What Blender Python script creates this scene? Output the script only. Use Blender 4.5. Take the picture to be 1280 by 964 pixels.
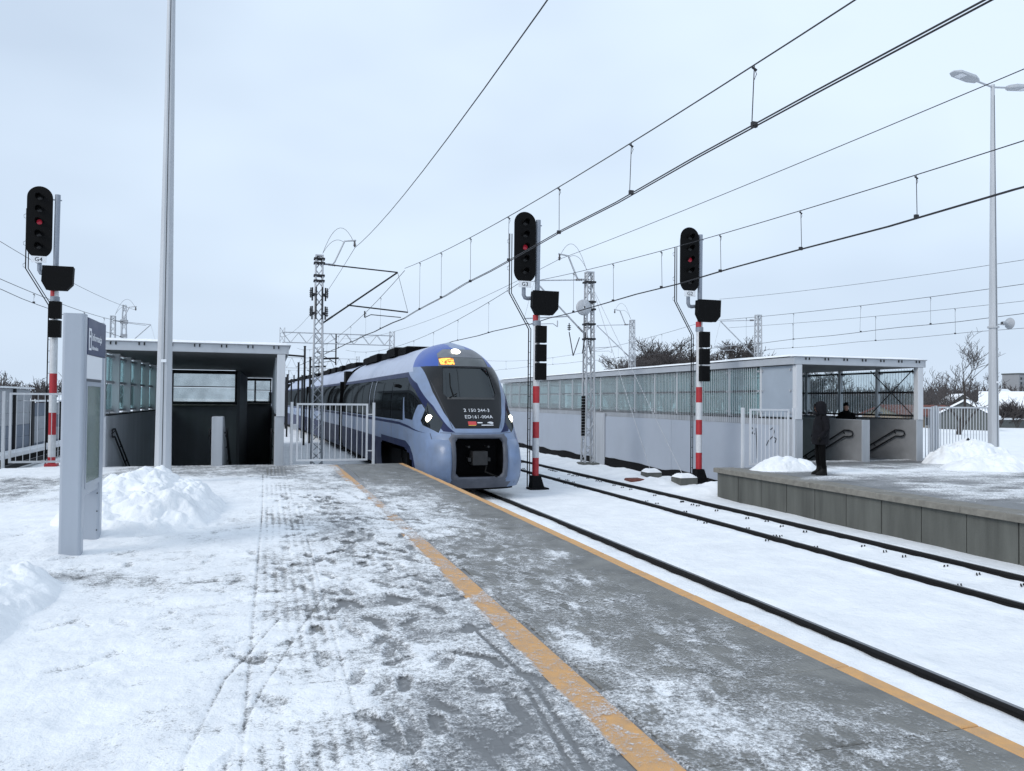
import bpy, bmesh, math, random
import numpy as np
from mathutils import Vector, Matrix
random.seed(7); RNG = np.random.default_rng(11)
S = bpy.context.scene
for o in list(bpy.data.objects): bpy.data.objects.remove(o)
COL = S.collection
R = math.radians

# ------------------------------------------------------------------ camera
F_PX, HOR, YAW, ROLL, EYE = 970.0, 501.0, R(17.4), R(0.55), 1.78
PITCH = math.atan((HOR - 482) / F_PX)
fw = Vector((math.sin(YAW)*math.cos(PITCH), math.cos(YAW)*math.cos(PITCH), math.sin(PITCH)))
rt = Vector((math.cos(YAW), -math.sin(YAW), 0)); up = rt.cross(fw)
rt2 = rt*math.cos(ROLL) + up*math.sin(ROLL); up2 = up*math.cos(ROLL) - rt*math.sin(ROLL)
cd = bpy.data.cameras.new('camera'); cam = bpy.data.objects.new('camera', cd); COL.objects.link(cam)
m3 = Matrix((rt2, up2, -fw)).transposed()
cam.matrix_world = Matrix.Translation((0, 0, EYE)) @ m3.to_4x4()
cd.sensor_fit = 'HORIZONTAL'; cd.sensor_width = 36; cd.lens = F_PX/1280*36
cd.clip_start = 0.05; cd.clip_end = 6000
S.camera = cam
S.render.resolution_x, S.render.resolution_y = 1024, 771

# ------------------------------------------------------------------ overcast sky
SUN_EL, SUN_AZ = R(34), R(250)
w = bpy.data.worlds.new('World'); S.world = w; w.use_nodes = True
nt = w.node_tree; nt.nodes.clear()
def wn(t, **k):
    n = nt.nodes.new(t)
    for a, v in k.items(): setattr(n, a, v)
    return n
sky = wn('ShaderNodeTexSky', sky_type='NISHITA', sun_disc=False, sun_elevation=SUN_EL, sun_rotation=SUN_AZ)
sky.air_density = 1.0; sky.dust_density = 3.0
bg1 = wn('ShaderNodeBackground'); bg1.inputs['Strength'].default_value = 0.06
tc = wn('ShaderNodeTexCoord'); mp = wn('ShaderNodeMapping'); mp.inputs['Scale'].default_value = (1, 1, 2.2); mp.inputs['Location'].default_value = (1.7, 0, 0)
noi = wn('ShaderNodeTexNoise'); noi.inputs['Scale'].default_value = 1.0; noi.inputs['Detail'].default_value = 4; noi.inputs['Roughness'].default_value = .5
cr = wn('ShaderNodeValToRGB')
cr.color_ramp.elements[0].position = .33; cr.color_ramp.elements[0].color = (.50, .60, .735, 1)
cr.color_ramp.elements[1].position = .57; cr.color_ramp.elements[1].color = (.67, .785, .92, 1)
bg2 = wn('ShaderNodeBackground'); bg2.inputs['Strength'].default_value = 1.0
mx = wn('ShaderNodeMixShader'); mx.inputs[0].default_value = .93
out = wn('ShaderNodeOutputWorld')
L = nt.links.new
L(sky.outputs[0], bg1.inputs[0]); L(tc.outputs['Generated'], mp.inputs[0]); L(mp.outputs[0], noi.inputs['Vector'])
L(noi.outputs['Fac'], cr.inputs[0]); L(cr.outputs[0], bg2.inputs[0])
L(bg1.outputs[0], mx.inputs[1]); L(bg2.outputs[0], mx.inputs[2]); L(mx.outputs[0], out.inputs[0])
# weak, wide sun behind the cloud
sd = bpy.data.lights.new('sun', 'SUN'); sd.energy = 1.25; sd.angle = R(25); sd.color = (1, .97, .93)
so = bpy.data.objects.new('sun', sd); COL.objects.link(so)
sdir = Vector((math.sin(SUN_AZ)*math.cos(SUN_EL), math.cos(SUN_AZ)*math.cos(SUN_EL), math.sin(SUN_EL)))
so.rotation_euler = sdir.to_track_quat('Z', 'Y').to_euler()
S.view_settings.view_transform = 'Standard'; S.view_settings.look = 'None'
S.view_settings.exposure = 0.34; S.view_settings.gamma = 1.0

# ------------------------------------------------------------------ helpers
def wloc(o):
    v = Vector((0, 0, 0))
    while o is not None: v = v + o.location; o = o.parent
    return v
class MB:
    """collects shapes in world coordinates, builds ONE mesh object"""
    def __init__(s): s.v = []; s.f = []; s.sm = []
    def add(s, vs, fs, smooth=False):
        b = len(s.v); s.v += [tuple(q) for q in vs]; s.f += [tuple(b+i for i in f) for f in fs]; s.sm += [smooth]*len(fs); return s
    def box(s, x0, x1, y0, y1, z0, z1):
        return s.add([(x0,y0,z0),(x1,y0,z0),(x1,y1,z0),(x0,y1,z0),(x0,y0,z1),(x1,y0,z1),(x1,y1,z1),(x0,y1,z1)],
                     [(3,2,1,0),(4,5,6,7),(0,1,5,4),(1,2,6,5),(2,3,7,6),(3,0,4,7)])
    def cbox(s, x0, x1, y0, y1, z0, z1, c):
        """box with a chamfered top edge"""
        vs = [(x0,y0,z0),(x1,y0,z0),(x1,y1,z0),(x0,y1,z0),(x0,y0,z1-c),(x1,y0,z1-c),(x1,y1,z1-c),(x0,y1,z1-c),
              (x0+c,y0+c,z1),(x1-c,y0+c,z1),(x1-c,y1-c,z1),(x0+c,y1-c,z1)]
        fs = [(3,2,1,0),(8,9,10,11)]
        for i in range(4):
            j = (i+1) % 4; fs += [(i,j,4+j,4+i),(4+i,4+j,8+j,8+i)]
        return s.add(vs, fs)
    def tube(s, a, b, r0, r1=None, n=8, cap=True, smooth=True):
        a, b = Vector(a), Vector(b); r1 = r0 if r1 is None else r1
        d = (b-a).normalized(); t = Vector((0,0,1)) if abs(d.z) < .9 else Vector((1,0,0))
        p = d.cross(t).normalized(); q = d.cross(p)
        vs = []
        for c, r in ((a,r0),(b,r1)):
            for i in range(n):
                an = 2*math.pi*i/n + math.pi/n; vs.append(c + p*math.cos(an)*r + q*math.sin(an)*r)
        s.add(vs, [(i,(i+1)%n,n+(i+1)%n,n+i) for i in range(n)], smooth)
        if cap: s.add(vs, [tuple(range(n))[::-1], tuple(range(n,2*n))])
        return s
    def path(s, pts, r, n=6, smooth=True):
        pts = [Vector(p) for p in pts]; rings = []; N = len(pts)
        rr = r if isinstance(r, (list, tuple)) else [r]*N
        for k, c in enumerate(pts):
            d = (pts[min(k+1,N-1)]-pts[max(k-1,0)]).normalized()
            t = Vector((0,0,1)) if abs(d.z) < .95 else Vector((1,0,0))
            p = d.cross(t).normalized(); q = d.cross(p)
            rings += [c + p*math.cos(2*math.pi*i/n)*rr[k] + q*math.sin(2*math.pi*i/n)*rr[k] for i in range(n)]
        fs = [(k*n+i, k*n+(i+1)%n, (k+1)*n+(i+1)%n, (k+1)*n+i) for k in range(N-1) for i in range(n)]
        s.add(rings, fs, smooth); s.add(rings, [tuple(range(n))[::-1], tuple(range((N-1)*n, N*n))]); return s
    def bar(s, a, b, w, h):
        """rectangular bar from a to b, w across, h in the upward direction"""
        a, b = Vector(a), Vector(b); d = (b-a).normalized(); t = Vector((0,0,1)) if abs(d.z) < .95 else Vector((0,1,0))
        p = d.cross(t).normalized()*w/2; q = p.cross(d).normalized()*h/2
        vs = [c+i*p+j*q for c in (a,b) for i,j in ((-1,-1),(1,-1),(1,1),(-1,1))]
        return s.add(vs, [(0,1,2,3),(7,6,5,4),(0,4,5,1),(1,5,6,2),(2,6,7,3),(3,7,4,0)])
    def prism(s, poly, axis, a, b):
        """poly in the two other axes, extruded along axis from a to b"""
        def P(u, v, c): return {'x':(c,u,v),'y':(u,c,v),'z':(u,v,c)}[axis]
        n = len(poly); vs = [P(u,v,a) for u,v in poly]+[P(u,v,b) for u,v in poly]
        return s.add(vs, [tuple(range(n)), tuple(range(n,2*n))[::-1]]+[(i,n+i,n+(i+1)%n,(i+1)%n) for i in range(n)])
    def lathe(s, c, prof, n=20, axis='z'):
        vs = []; N = len(prof)
        for r, h in prof:
            for i in range(n):
                a = 2*math.pi*i/n; u, v = r*math.cos(a), r*math.sin(a)
                vs.append({'z':(c[0]+u,c[1]+v,c[2]+h),'y':(c[0]+u,c[1]+h,c[2]+v),'x':(c[0]+h,c[1]+u,c[2]+v)}[axis])
        fs = [(k*n+i, k*n+(i+1)%n, (k+1)*n+(i+1)%n, (k+1)*n+i) for k in range(N-1) for i in range(n)]
        return s.add(vs, fs, True)
    def build(s, name, m, parent=None, bevel=0, fix=True):
        off = wloc(parent) if parent is not None else Vector((0,0,0))
        me = bpy.data.meshes.new(name)
        me.from_pydata([(a-off.x, b-off.y, c-off.z) for a,b,c in s.v], [], s.f)
        me.polygons.foreach_set('use_smooth', s.sm)
        if fix:
            bm = bmesh.new(); bm.from_mesh(me); bmesh.ops.recalc_face_normals(bm, faces=bm.faces); bm.to_mesh(me); bm.free()
        me.materials.append(m)
        o = bpy.data.objects.new(name, me); COL.objects.link(o)
        if parent is not None: o.parent = parent
        if bevel:
            md = o.modifiers.new('bevel', 'BEVEL'); md.width = bevel; md.segments = 2; md.limit_method = 'ANGLE'
        return o
def tag(o, label, cat, group=None):
    o['label'] = label; o['category'] = cat
    if group: o['group'] = group
    return o
def struct(o, kind='structure'): o['kind'] = kind; return o
def thing(name, loc, label, cat, group=None):
    o = bpy.data.objects.new(name, None); o.location = loc; COL.objects.link(o); o.empty_display_size = .2
    return tag(o, label, cat, group)
def copy_tree(o, parent=None):
    c = o.copy(); COL.objects.link(c); c.parent = parent
    for ch in list(o.children): copy_tree(ch, c)
    return c
def grid_obj(name, P, m, parent=None, attr=None, keep=None, smooth=True):
    """P: (n,m,3) array of points"""
    n, k = P.shape[:2]; idx = np.arange(n*k).reshape(n, k)
    F = np.stack([idx[:-1,:-1], idx[:-1,1:], idx[1:,1:], idx[1:,:-1]], -1).reshape(-1,4)
    if keep is not None:
        kf = (keep[:-1,:-1]|keep[:-1,1:]|keep[1:,1:]|keep[1:,:-1]).reshape(-1); F = F[kf]
        used = np.zeros(n*k, bool); used[F.reshape(-1)] = True; re = np.cumsum(used)-1
        V = P.reshape(-1,3)[used]; F = re[F]
    else: V = P.reshape(-1,3); used = None
    if parent is not None: V = V - np.array(wloc(parent))
    me = bpy.data.meshes.new(name); me.vertices.add(len(V)); me.vertices.foreach_set('co', V.astype(np.float32).reshape(-1))
    me.loops.add(len(F)*4); me.loops.foreach_set('vertex_index', F.reshape(-1).astype(np.int32))
    me.polygons.add(len(F)); me.polygons.foreach_set('loop_start', np.arange(0,len(F)*4,4,dtype=np.int32))
    me.polygons.foreach_set('use_smooth', np.full(len(F), smooth)); me.update(calc_edges=True)
    if attr is not None:
        for an, A in attr.items():
            a = me.attributes.new(an, 'FLOAT', 'POINT'); A = A.reshape(-1)
            a.data.foreach_set('value', (A if used is None else A[used]).astype(np.float32))
    me.materials.append(m); o = bpy.data.objects.new(name, me); COL.objects.link(o)
    if parent is not None: o.parent = parent
    return o
def text_mesh(name, body, size, m, parent, origin, right, upv, align='CENTER', ext=.002):
    cu = bpy.data.curves.new(name, 'FONT'); cu.body = body; cu.size = size; cu.align_x = align; cu.align_y = 'CENTER'; cu.extrude = ext; cu.resolution_u = 2
    to = bpy.data.objects.new(name, cu); COL.objects.link(to)
    me = bpy.data.meshes.new_from_object(to.evaluated_get(bpy.context.evaluated_depsgraph_get()))
    bpy.data.objects.remove(to); bpy.data.curves.remove(cu)
    rr, uu = Vector(right).normalized(), Vector(upv).normalized(); nn = rr.cross(uu)
    M = Matrix.Translation(Vector(origin)-(wloc(parent) if parent else Vector((0,0,0)))) @ Matrix((rr,uu,nn)).transposed().to_4x4()
    me.transform(M); me.materials.clear(); me.materials.append(m)
    o = bpy.data.objects.new(name, me); COL.objects.link(o)
    if parent is not None: o.parent = parent
    return o
# vectorised noise
def _h(i, j, s):
    n = (i*374761393 + j*668265263 + s*1274126177) & 0xFFFFFFFF
    n = ((n ^ (n >> 13))*1274126177) & 0xFFFFFFFF; n = (n ^ (n >> 16)) & 0xFFFFFFFF
    return n/4294967295.0
def vnoise(x, y, s=0):
    xi = np.floor(x).astype(np.int64); yi = np.floor(y).astype(np.int64); fx = x-xi; fy = y-yi
    fx = fx*fx*fx*(fx*(fx*6-15)+10); fy = fy*fy*fy*(fy*(fy*6-15)+10)
    a = _h(xi,yi,s)*(1-fx)+_h(xi+1,yi,s)*fx; b = _h(xi,yi+1,s)*(1-fx)+_h(xi+1,yi+1,s)*fx
    return a*(1-fy)+b*fy
def fbm(x, y, s=0, o=4, g=.5):
    t = 0; a = 1; n = 0
    for k in range(o): t = t+a*vnoise(x*2**k+k*17.3, y*2**k-k*9.1, s+k); n += a; a *= g
    return t/n
def worley(x, y, s=0):
    xi = np.floor(x).astype(np.int64); yi = np.floor(y).astype(np.int64); d = np.full(x.shape, 9.)
    for i in (-1,0,1):
        for j in (-1,0,1):
            cx = xi+i+_h(xi+i,yi+j,s); cy = yi+j+_h(xi+i,yi+j,s+7)
            d = np.minimum(d, (cx-x)**2+(cy-y)**2)
    return np.sqrt(d)
def sstep(a, b, x): t = np.clip((x-a)/(b-a), 0, 1); return t*t*(3-2*t)
def CX(y):
    """sideways drift of the gently curving tracks"""
    t = max(0., min(y, 75.)-3.); v = -.00048*t*t
    return v - .00096*72*max(0., y-75.)*.6
CXv = np.vectorize(CX)
RAIL_Z = -.76; GROUND_Z = -.83

# ------------------------------------------------------------------ materials
def mat(name, col, rough=.6, metal=0., var=.12, scale=6., bump=0., bscale=None, spec=.5, streak=False, dirt=None, emit=None, coat=0.):
    m = bpy.data.materials.new(name); m.use_nodes = True; t = m.node_tree; b = t.nodes['Principled BSDF']; l = t.links.new
    b.inputs['Roughness'].default_value = rough; b.inputs['Metallic'].default_value = metal; b.inputs['Specular IOR Level'].default_value = spec
    b.inputs['Coat Weight'].default_value = coat; b.inputs['Base Color'].default_value = (*col, 1)
    tcn = t.nodes.new('ShaderNodeTexCoord'); vec = tcn.outputs['Object']
    if streak:
        mpn = t.nodes.new('ShaderNodeMapping'); mpn.inputs['Scale'].default_value = (1, 1, .12); l(vec, mpn.inputs[0]); vec = mpn.outputs[0]
    if var:
        n = t.nodes.new('ShaderNodeTexNoise'); n.inputs['Scale'].default_value = scale; n.inputs['Detail'].default_value = 6; n.inputs['Roughness'].default_value = .62
        l(vec, n.inputs['Vector'])
        r = t.nodes.new('ShaderNodeValToRGB'); r.color_ramp.elements[0].position = .28; r.color_ramp.elements[1].position = .74
        d = dirt if dirt else tuple(c*(1-var*1.6) for c in col)
        r.color_ramp.elements[0].color = (*d, 1); r.color_ramp.elements[1].color = (*[min(1, c*(1+var*.6)) for c in col], 1)
        l(n.outputs['Fac'], r.inputs[0]); l(r.outputs[0], b.inputs['Base Color'])
        rm = t.nodes.new('ShaderNodeMapRange'); rm.inputs[3].default_value = max(.03, rough-.1); rm.inputs[4].default_value = min(1, rough+.12)
        l(n.outputs['Fac'], rm.inputs[0]); l(rm.outputs[0], b.inputs['Roughness'])
    if bump:
        n2 = t.nodes.new('ShaderNodeTexNoise'); n2.inputs['Scale'].default_value = bscale or scale*6; n2.inputs['Detail'].default_value = 5
        l(tcn.outputs['Object'], n2.inputs['Vector'])
        bp = t.nodes.new('ShaderNodeBump'); bp.inputs['Strength'].default_value = bump; bp.inputs['Distance'].default_value = .02
        l(n2.outputs['Fac'], bp.inputs['Height']); l(bp.outputs[0], b.inputs['Normal'])
    if emit:
        b.inputs['Emission Color'].default_value = (*emit[0], 1); b.inputs['Emission Strength'].default_value = emit[1]
    return m
def glass_mat(name, tint, alpha, rough=.06):
    """thin architectural glass: a sheet that both reflects and lets light through"""
    m = bpy.data.materials.new(name); m.use_nodes = True; t = m.node_tree; t.nodes.clear(); l = t.links.new
    tr = t.nodes.new('ShaderNodeBsdfTransparent'); tr.inputs[0].default_value = (*tint, 1)
    pr = t.nodes.new('ShaderNodeBsdfPrincipled'); pr.inputs['Base Color'].default_value = (tint[0]*.5, tint[1]*.56, tint[2]*.58, 1); pr.inputs['Roughness'].default_value = rough
    tcn = t.nodes.new('ShaderNodeTexCoord'); n = t.nodes.new('ShaderNodeTexNoise'); n.inputs['Scale'].default_value = 2.2; n.inputs['Detail'].default_value = 5
    l(tcn.outputs['Object'], n.inputs['Vector'])
    mr = t.nodes.new('ShaderNodeMapRange'); mr.inputs[1].default_value = .3; mr.inputs[2].default_value = .75; mr.inputs[3].default_value = alpha*.75; mr.inputs[4].default_value = min(1, alpha*1.3); l(n.outputs['Fac'], mr.inputs[0])
    ms = t.nodes.new('ShaderNodeMixShader'); l(mr.outputs[0], ms.inputs[0]); l(tr.outputs[0], ms.inputs[1]); l(pr.outputs[0], ms.inputs[2])
    o = t.nodes.new('ShaderNodeOutputMaterial'); l(ms.outputs[0], o.inputs[0]); return m
def snow_mat(name, cover=False):
    m = bpy.data.materials.new(name); m.use_nodes = True; t = m.node_tree; b = t.nodes['Principled BSDF']; l = t.links.new
    g = t.nodes.new('ShaderNodeNewGeometry'); pos = g.outputs['Position']
    def nz(sc, det=5, ro=.6, vec=None):
        n = t.nodes.new('ShaderNodeTexNoise'); n.inputs['Scale'].default_value = sc; n.inputs['Detail'].default_value = det; n.inputs['Roughness'].default_value = ro
        l(vec or pos, n.inputs['Vector']); return n.outputs['Fac']
    r = t.nodes.new('ShaderNodeValToRGB'); r.color_ramp.elements[0].position = .3; r.color_ramp.elements[1].position = .62
    r.color_ramp.elements[0].color = (.74, .76, .79, 1); r.color_ramp.elements[1].color = (.87, .885, .905, 1)
    l(nz(1.7, 8, .68), r.inputs[0]); col = r.outputs[0]
    b.inputs['Roughness'].default_value = .75; b.inputs['Specular IOR Level'].default_value = .25
    bp = t.nodes.new('ShaderNodeBump'); bp.inputs['Strength'].default_value = .55; bp.inputs['Distance'].default_value = .012
    l(nz(55, 4, .7), bp.inputs['Height'])
    bp2 = t.nodes.new('ShaderNodeBump'); bp2.inputs['Strength'].default_value = .5; bp2.inputs['Distance'].default_value = .05
    l(nz(9, 5, .6), bp2.inputs['Height']); l(bp.outputs[0], bp2.inputs['Normal']); l(bp2.outputs[0], b.inputs['Normal'])
    if cover:
        a = t.nodes.new('ShaderNodeAttribute'); a.attribute_name = 'cover'
        def mth(op, *ins, clamp=False):
            n = t.nodes.new('ShaderNodeMath'); n.operation = op; n.use_clamp = clamp
            for i, v in enumerate(ins):
                if isinstance(v, (int, float)): n.inputs[i].default_value = v
                else: l(v, n.inputs[i])
            return n.outputs[0]
        fine = mth('MULTIPLY', mth('SUBTRACT', nz(70, 3, .75), .5), 2.4)
        mid = mth('MULTIPLY', mth('SUBTRACT', nz(23, 4, .72), .5), 2.3)
        s = mth('ADD', mth('ADD', a.outputs['Fac'], fine), mid)
        fac = mth('MULTIPLY', mth('ADD', s, .22), .95, clamp=True)
        # thin slush is grey and wet, deep snow is white
        deep = mth('MULTIPLY', mth('ADD', s, -.1), 1.0, clamp=True)
        mxn = t.nodes.new('ShaderNodeMix'); mxn.data_type = 'RGBA'; l(deep, mxn.inputs[0]); mxn.inputs[6].default_value = (.58, .59, .605, 1); l(col, mxn.inputs[7])
        l(mxn.outputs[2], b.inputs['Base Color'])
        tr = t.nodes.new('ShaderNodeBsdfTransparent'); ms = t.nodes.new('ShaderNodeMixShader')
        l(fac, ms.inputs[0]); l(tr.outputs[0], ms.inputs[1]); l(b.outputs[0], ms.inputs[2])
        l(ms.outputs[0], t.nodes['Material Output'].inputs[0])
    else: l(col, b.inputs['Base Color'])
    return m
M = {}
M['snow'] = snow_mat('snow'); M['snow_cover'] = snow_mat('trodden_snow', True)
M['galv'] = mat('galvanised_steel', (.47,.49,.52), .55, .1, .14, 9, streak=True)
M['white_paint'] = mat('pale_grey_paint', (.56,.58,.61), .5, 0, .07, 5, streak=True)
M['lamp_paint'] = mat('lamp_post_paint', (.46,.48,.51), .5, .1, .10, 4, streak=True)
M['totem'] = mat('totem_panel_grey', (.385,.42,.475), .38, .2, .06, 3, streak=True)
M['totem_dark'] = mat('totem_shadow_gap', (.10,.11,.13), .5)
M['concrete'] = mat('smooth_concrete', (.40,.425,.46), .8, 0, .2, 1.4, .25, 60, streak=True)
M['concrete_in'] = mat('shaded_inner_concrete', (.20,.205,.22), .85, 0, .16, 1.4, .25, 60, streak=True)  # concrete copy darkened, interior shade put into the colour
M['panel'] = mat('precast_panel', (.115,.12,.11), .9, 0, .30, 2.3, .4, 70, streak=True)
M['coping'] = mat('coping_concrete', (.22,.21,.185), .9, 0, .22, 7, .5, 90)
M['steel_dark'] = mat('dark_steel', (.022,.023,.026), .6, 0, .2, 8, spec=.25)
M['rail'] = mat('rail_steel', (.012,.012,.013), .65, 0, .25, 9, spec=.2)
M['rail_top'] = mat('rail_running_surface', (.20,.20,.215), .32, .7, .3, 12)
M['black'] = mat('black_matt', (.004,.004,.005), .7, 0, .2, 8, spec=.15)
M['black_box'] = mat('signal_back', (.0035,.0035,.004), .65, 0, .2, 8, spec=.12)
M['rubber'] = mat('black_rubber', (.008,.008,.008), .8, spec=.15)
M['sig_white'] = mat('signal_white', (.62,.63,.65), .5, 0, .1, 9)
M['sig_red'] = mat('signal_red', (.42,.022,.03), .45, 0, .12, 9)
M['sig_grey'] = mat('signal_grey', (.27,.30,.35), .5, .3, .1, 9)
M['red_lens'] = mat('red_lens_lit', (.22,.008,.02), .3, 0, 0, emit=((1,.05,.12), .09))
M['dark_lens'] = mat('dark_lens', (.012,.012,.013), .3, 0, 0, spec=.3)
M['yellow'] = mat('yellow_paint', (.60,.325,.115), .75, 0, .18, 9, .3, 120, dirt=(.45,.28,.15))
M['glass_green'] = glass_mat('greenish_glass', (.70,.85,.85), .34)
M['glass_side'] = glass_mat('side_glass', (.93,.97,.97), .14)
M['glass_frost'] = mat('etched_glass_panel', (.33,.38,.44), .35, 0, .06, 1.2)
M['glass_clear'] = glass_mat('clear_glass', (.92,.95,.95), .30)
M['flank'] = mat('smooth_flank_concrete', (.37,.41,.475), .8, 0, .05, .6, .12, 60)
M['wall_shade'] = mat('wall_shade_grey', (.25,.255,.265), .8, 0, .12, 2, .2, 60)  # darker grey with the shade of the side faces put into it
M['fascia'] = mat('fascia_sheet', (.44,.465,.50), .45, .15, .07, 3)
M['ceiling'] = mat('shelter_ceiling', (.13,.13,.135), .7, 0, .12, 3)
M['sign_blue'] = mat('sign_blue', (.022,.035,.095), .4, 0, .05, 5)
M['print_white'] = mat('print_white', (.75,.77,.8), .5, 0, 0)
M['poster'] = mat('timetable_sheet', (.26,.29,.22), .35, 0, .4, 5, dirt=(.30,.28,.10))
M['foot_black'] = mat('foot_black_matt', (.006,.006,.007), .8, 0, .3, 6, .5, 30, spec=.15)  # matt black for the painted trough shade and the trackside kerb
M['wire'] = mat('copper_wire_dark', (.03,.03,.034), .6, .3, 0)
M['porcelain'] = mat('insulator_brown', (.05,.04,.038), .3, 0, .1, 9)
M['bark'] = mat('bark', (.045,.038,.034), .95, 0, .25, 9)
M['twig'] = mat('twig', (.07,.062,.062), .95, 0, .2, 5)
M['roof_red'] = mat('red_roof', (.17,.055,.04), .9, 0, .3, 7)
M['wall_ochre'] = mat('ochre_wall', (.25,.21,.16), .9, 0, .15, 4)
M['wall_grey'] = mat('grey_house_wall', (.10,.11,.11), .9, 0, .15, 4)
M['flat_far'] = mat('far_block_wall', (.30,.31,.33), .9, 0, .1, 3)
M['window_dark'] = mat('dark_window', (.02,.022,.026), .1, 0, 0)
M['barrier'] = mat('noise_barrier_panel', (.34,.36,.39), .7, 0, .12, 5)
M['barrier_blue'] = mat('noise_barrier_panel_blue', (.16,.19,.24), .7, 0, .12, 5)
M['jacket'] = mat('dark_jacket', (.010,.010,.013), .9, 0, .35, 10, .3, 60, spec=.15)
M['jacket2'] = mat('black_coat', (.003,.003,.0035), .9, 0, .25, 10, .3, 60, spec=.1)
M['trousers'] = mat('black_trousers', (.0025,.0025,.003), .9, 0, .2, 10, spec=.1)
M['skin'] = mat('skin', (.30,.17,.13), .6, 0, .1, 12)
M['boot'] = mat('boot_leather', (.003,.003,.003), .6, 0, .1, 12, spec=.2)
M['speaker'] = mat('loudspeaker_grey', (.36,.38,.41), .5, 0, .1, 9)
M['grout'] = mat('dark_joint', (.05,.05,.05), .95)
# ================================================================== SETTING
def paver_mat():
    m = mat('grey_pavers', (.17,.175,.18), .6, 0, .2, 3, 0); t = m.node_tree; l = t.links.new; b = t.nodes['Principled BSDF']
    g = t.nodes.new('ShaderNodeNewGeometry'); br = t.nodes.new('ShaderNodeTexBrick'); br.inputs['Scale'].default_value = 1.0
    br.inputs['Brick Width'].default_value = .2; br.inputs['Row Height'].default_value = .1; br.inputs['Mortar Size'].default_value = .005; br.inputs['Mortar Smooth'].default_value = .3
    br.inputs['Color1'].default_value = (.165,.17,.18,1); br.inputs['Color2'].default_value = (.19,.195,.20,1); br.inputs['Mortar'].default_value = (.12,.12,.125,1)
    l(g.outputs['Position'], br.inputs['Vector'])
    src = b.inputs['Base Color'].links[0].from_socket
    mx = t.nodes.new('ShaderNodeMix'); mx.data_type = 'RGBA'; mx.blend_type = 'MULTIPLY'; mx.inputs[0].default_value = .6
    mm = t.nodes.new('ShaderNodeMix'); mm.data_type = 'RGBA'; mm.inputs[0].default_value = .3; l(src, mm.inputs[6]); l(br.outputs['Color'], mm.inputs[7]); l(mm.outputs[2], b.inputs['Base Color'])
    bp = t.nodes.new('ShaderNodeBump'); bp.inputs['Strength'].default_value = .15; bp.inputs['Distance'].default_value = .004; bp.invert = True
    l(br.outputs['Fac'], bp.inputs['Height']); l(bp.outputs[0], b.inputs['Normal']); return m
def slab_mat():
    m = mat('edge_slab_concrete', (.185,.182,.17), .52, 0, .34, 2.6, 0); t = m.node_tree; l = t.links.new; b = t.nodes['Principled BSDF']
    g = t.nodes.new('ShaderNodeNewGeometry')
    vo = t.nodes.new('ShaderNodeTexVoronoi'); vo.inputs['Scale'].default_value = 26; vo.inputs['Randomness'].default_value = .12; l(g.outputs['Position'], vo.inputs['Vector'])
    n = t.nodes.new('ShaderNodeTexNoise'); n.inputs['Scale'].default_value = 120; l(g.outputs['Position'], n.inputs['Vector'])
    ad = t.nodes.new('ShaderNodeMath'); ad.operation = 'MULTIPLY_ADD'; ad.inputs[1].default_value = .35; l(n.outputs['Fac'], ad.inputs[0]); l(vo.outputs['Distance'], ad.inputs[2])
    bp = t.nodes.new('ShaderNodeBump'); bp.inputs['Strength'].default_value = .7; bp.inputs['Distance'].default_value = .012
    l(ad.outputs[0], bp.inputs['Height']); l(bp.outputs[0], b.inputs['Normal']); return m
M['paver'] = paver_mat(); M['slab'] = slab_mat()

# ---- the ground: one snow sheet to the horizon, open only where the two stairwells go down
HOLES = [(-4.2, .5, 21.75, 47.3), (14.9, 19.9, 20.1, 50.6)]
xs = sorted(set([-2600,-1200,-600,-300,-150,-80,-40,-25,-15,-11,-9.5,-8,-6,-4.2,.5,3,6,9,12,14.2,14.9,19.9,22,26,32,40,50,65,80,100,120,150,200,300,600,1200,2600]))
ys = sorted(set([-120,-40,-10,0,5,10,15,20.1,21.75,26,34,42,47.3,50.6,56,62,72,90,110,140,180,240,320,450,700,1200,2000,3200]))
def ground_z(x, y):
    z = -1.06
    if 12 <= x <= 14.95 and 18 < y < 60: z = -1.95
    if x > 19.9: z += min(.75, (x-19.9)*.35) if y > 19 else 0
    if x > 30: z -= min(1.6, (x-30)*.02)
    if x < -11: z -= min(1.0, (-11-x)*.03)
    return z
xs_a, ys_a = np.array(xs, float), np.array(ys, float)
V = [(x, y, ground_z(x, y)) for y in ys for x in xs]; Fc = []
for j in range(len(ys)-1):
    for i in range(len(xs)-1):
        cx_, cy_ = (xs[i]+xs[i+1])/2, (ys[j]+ys[j+1])/2
        if any(a < cx_ < b and c < cy_ < d for a,b,c,d in HOLES): continue
        k = j*len(xs)+i; Fc.append((k, k+1, k+1+len(xs), k+len(xs)))
struct(MB().add(V, Fc, True).build('ground', M['snow'], fix=False))

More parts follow.
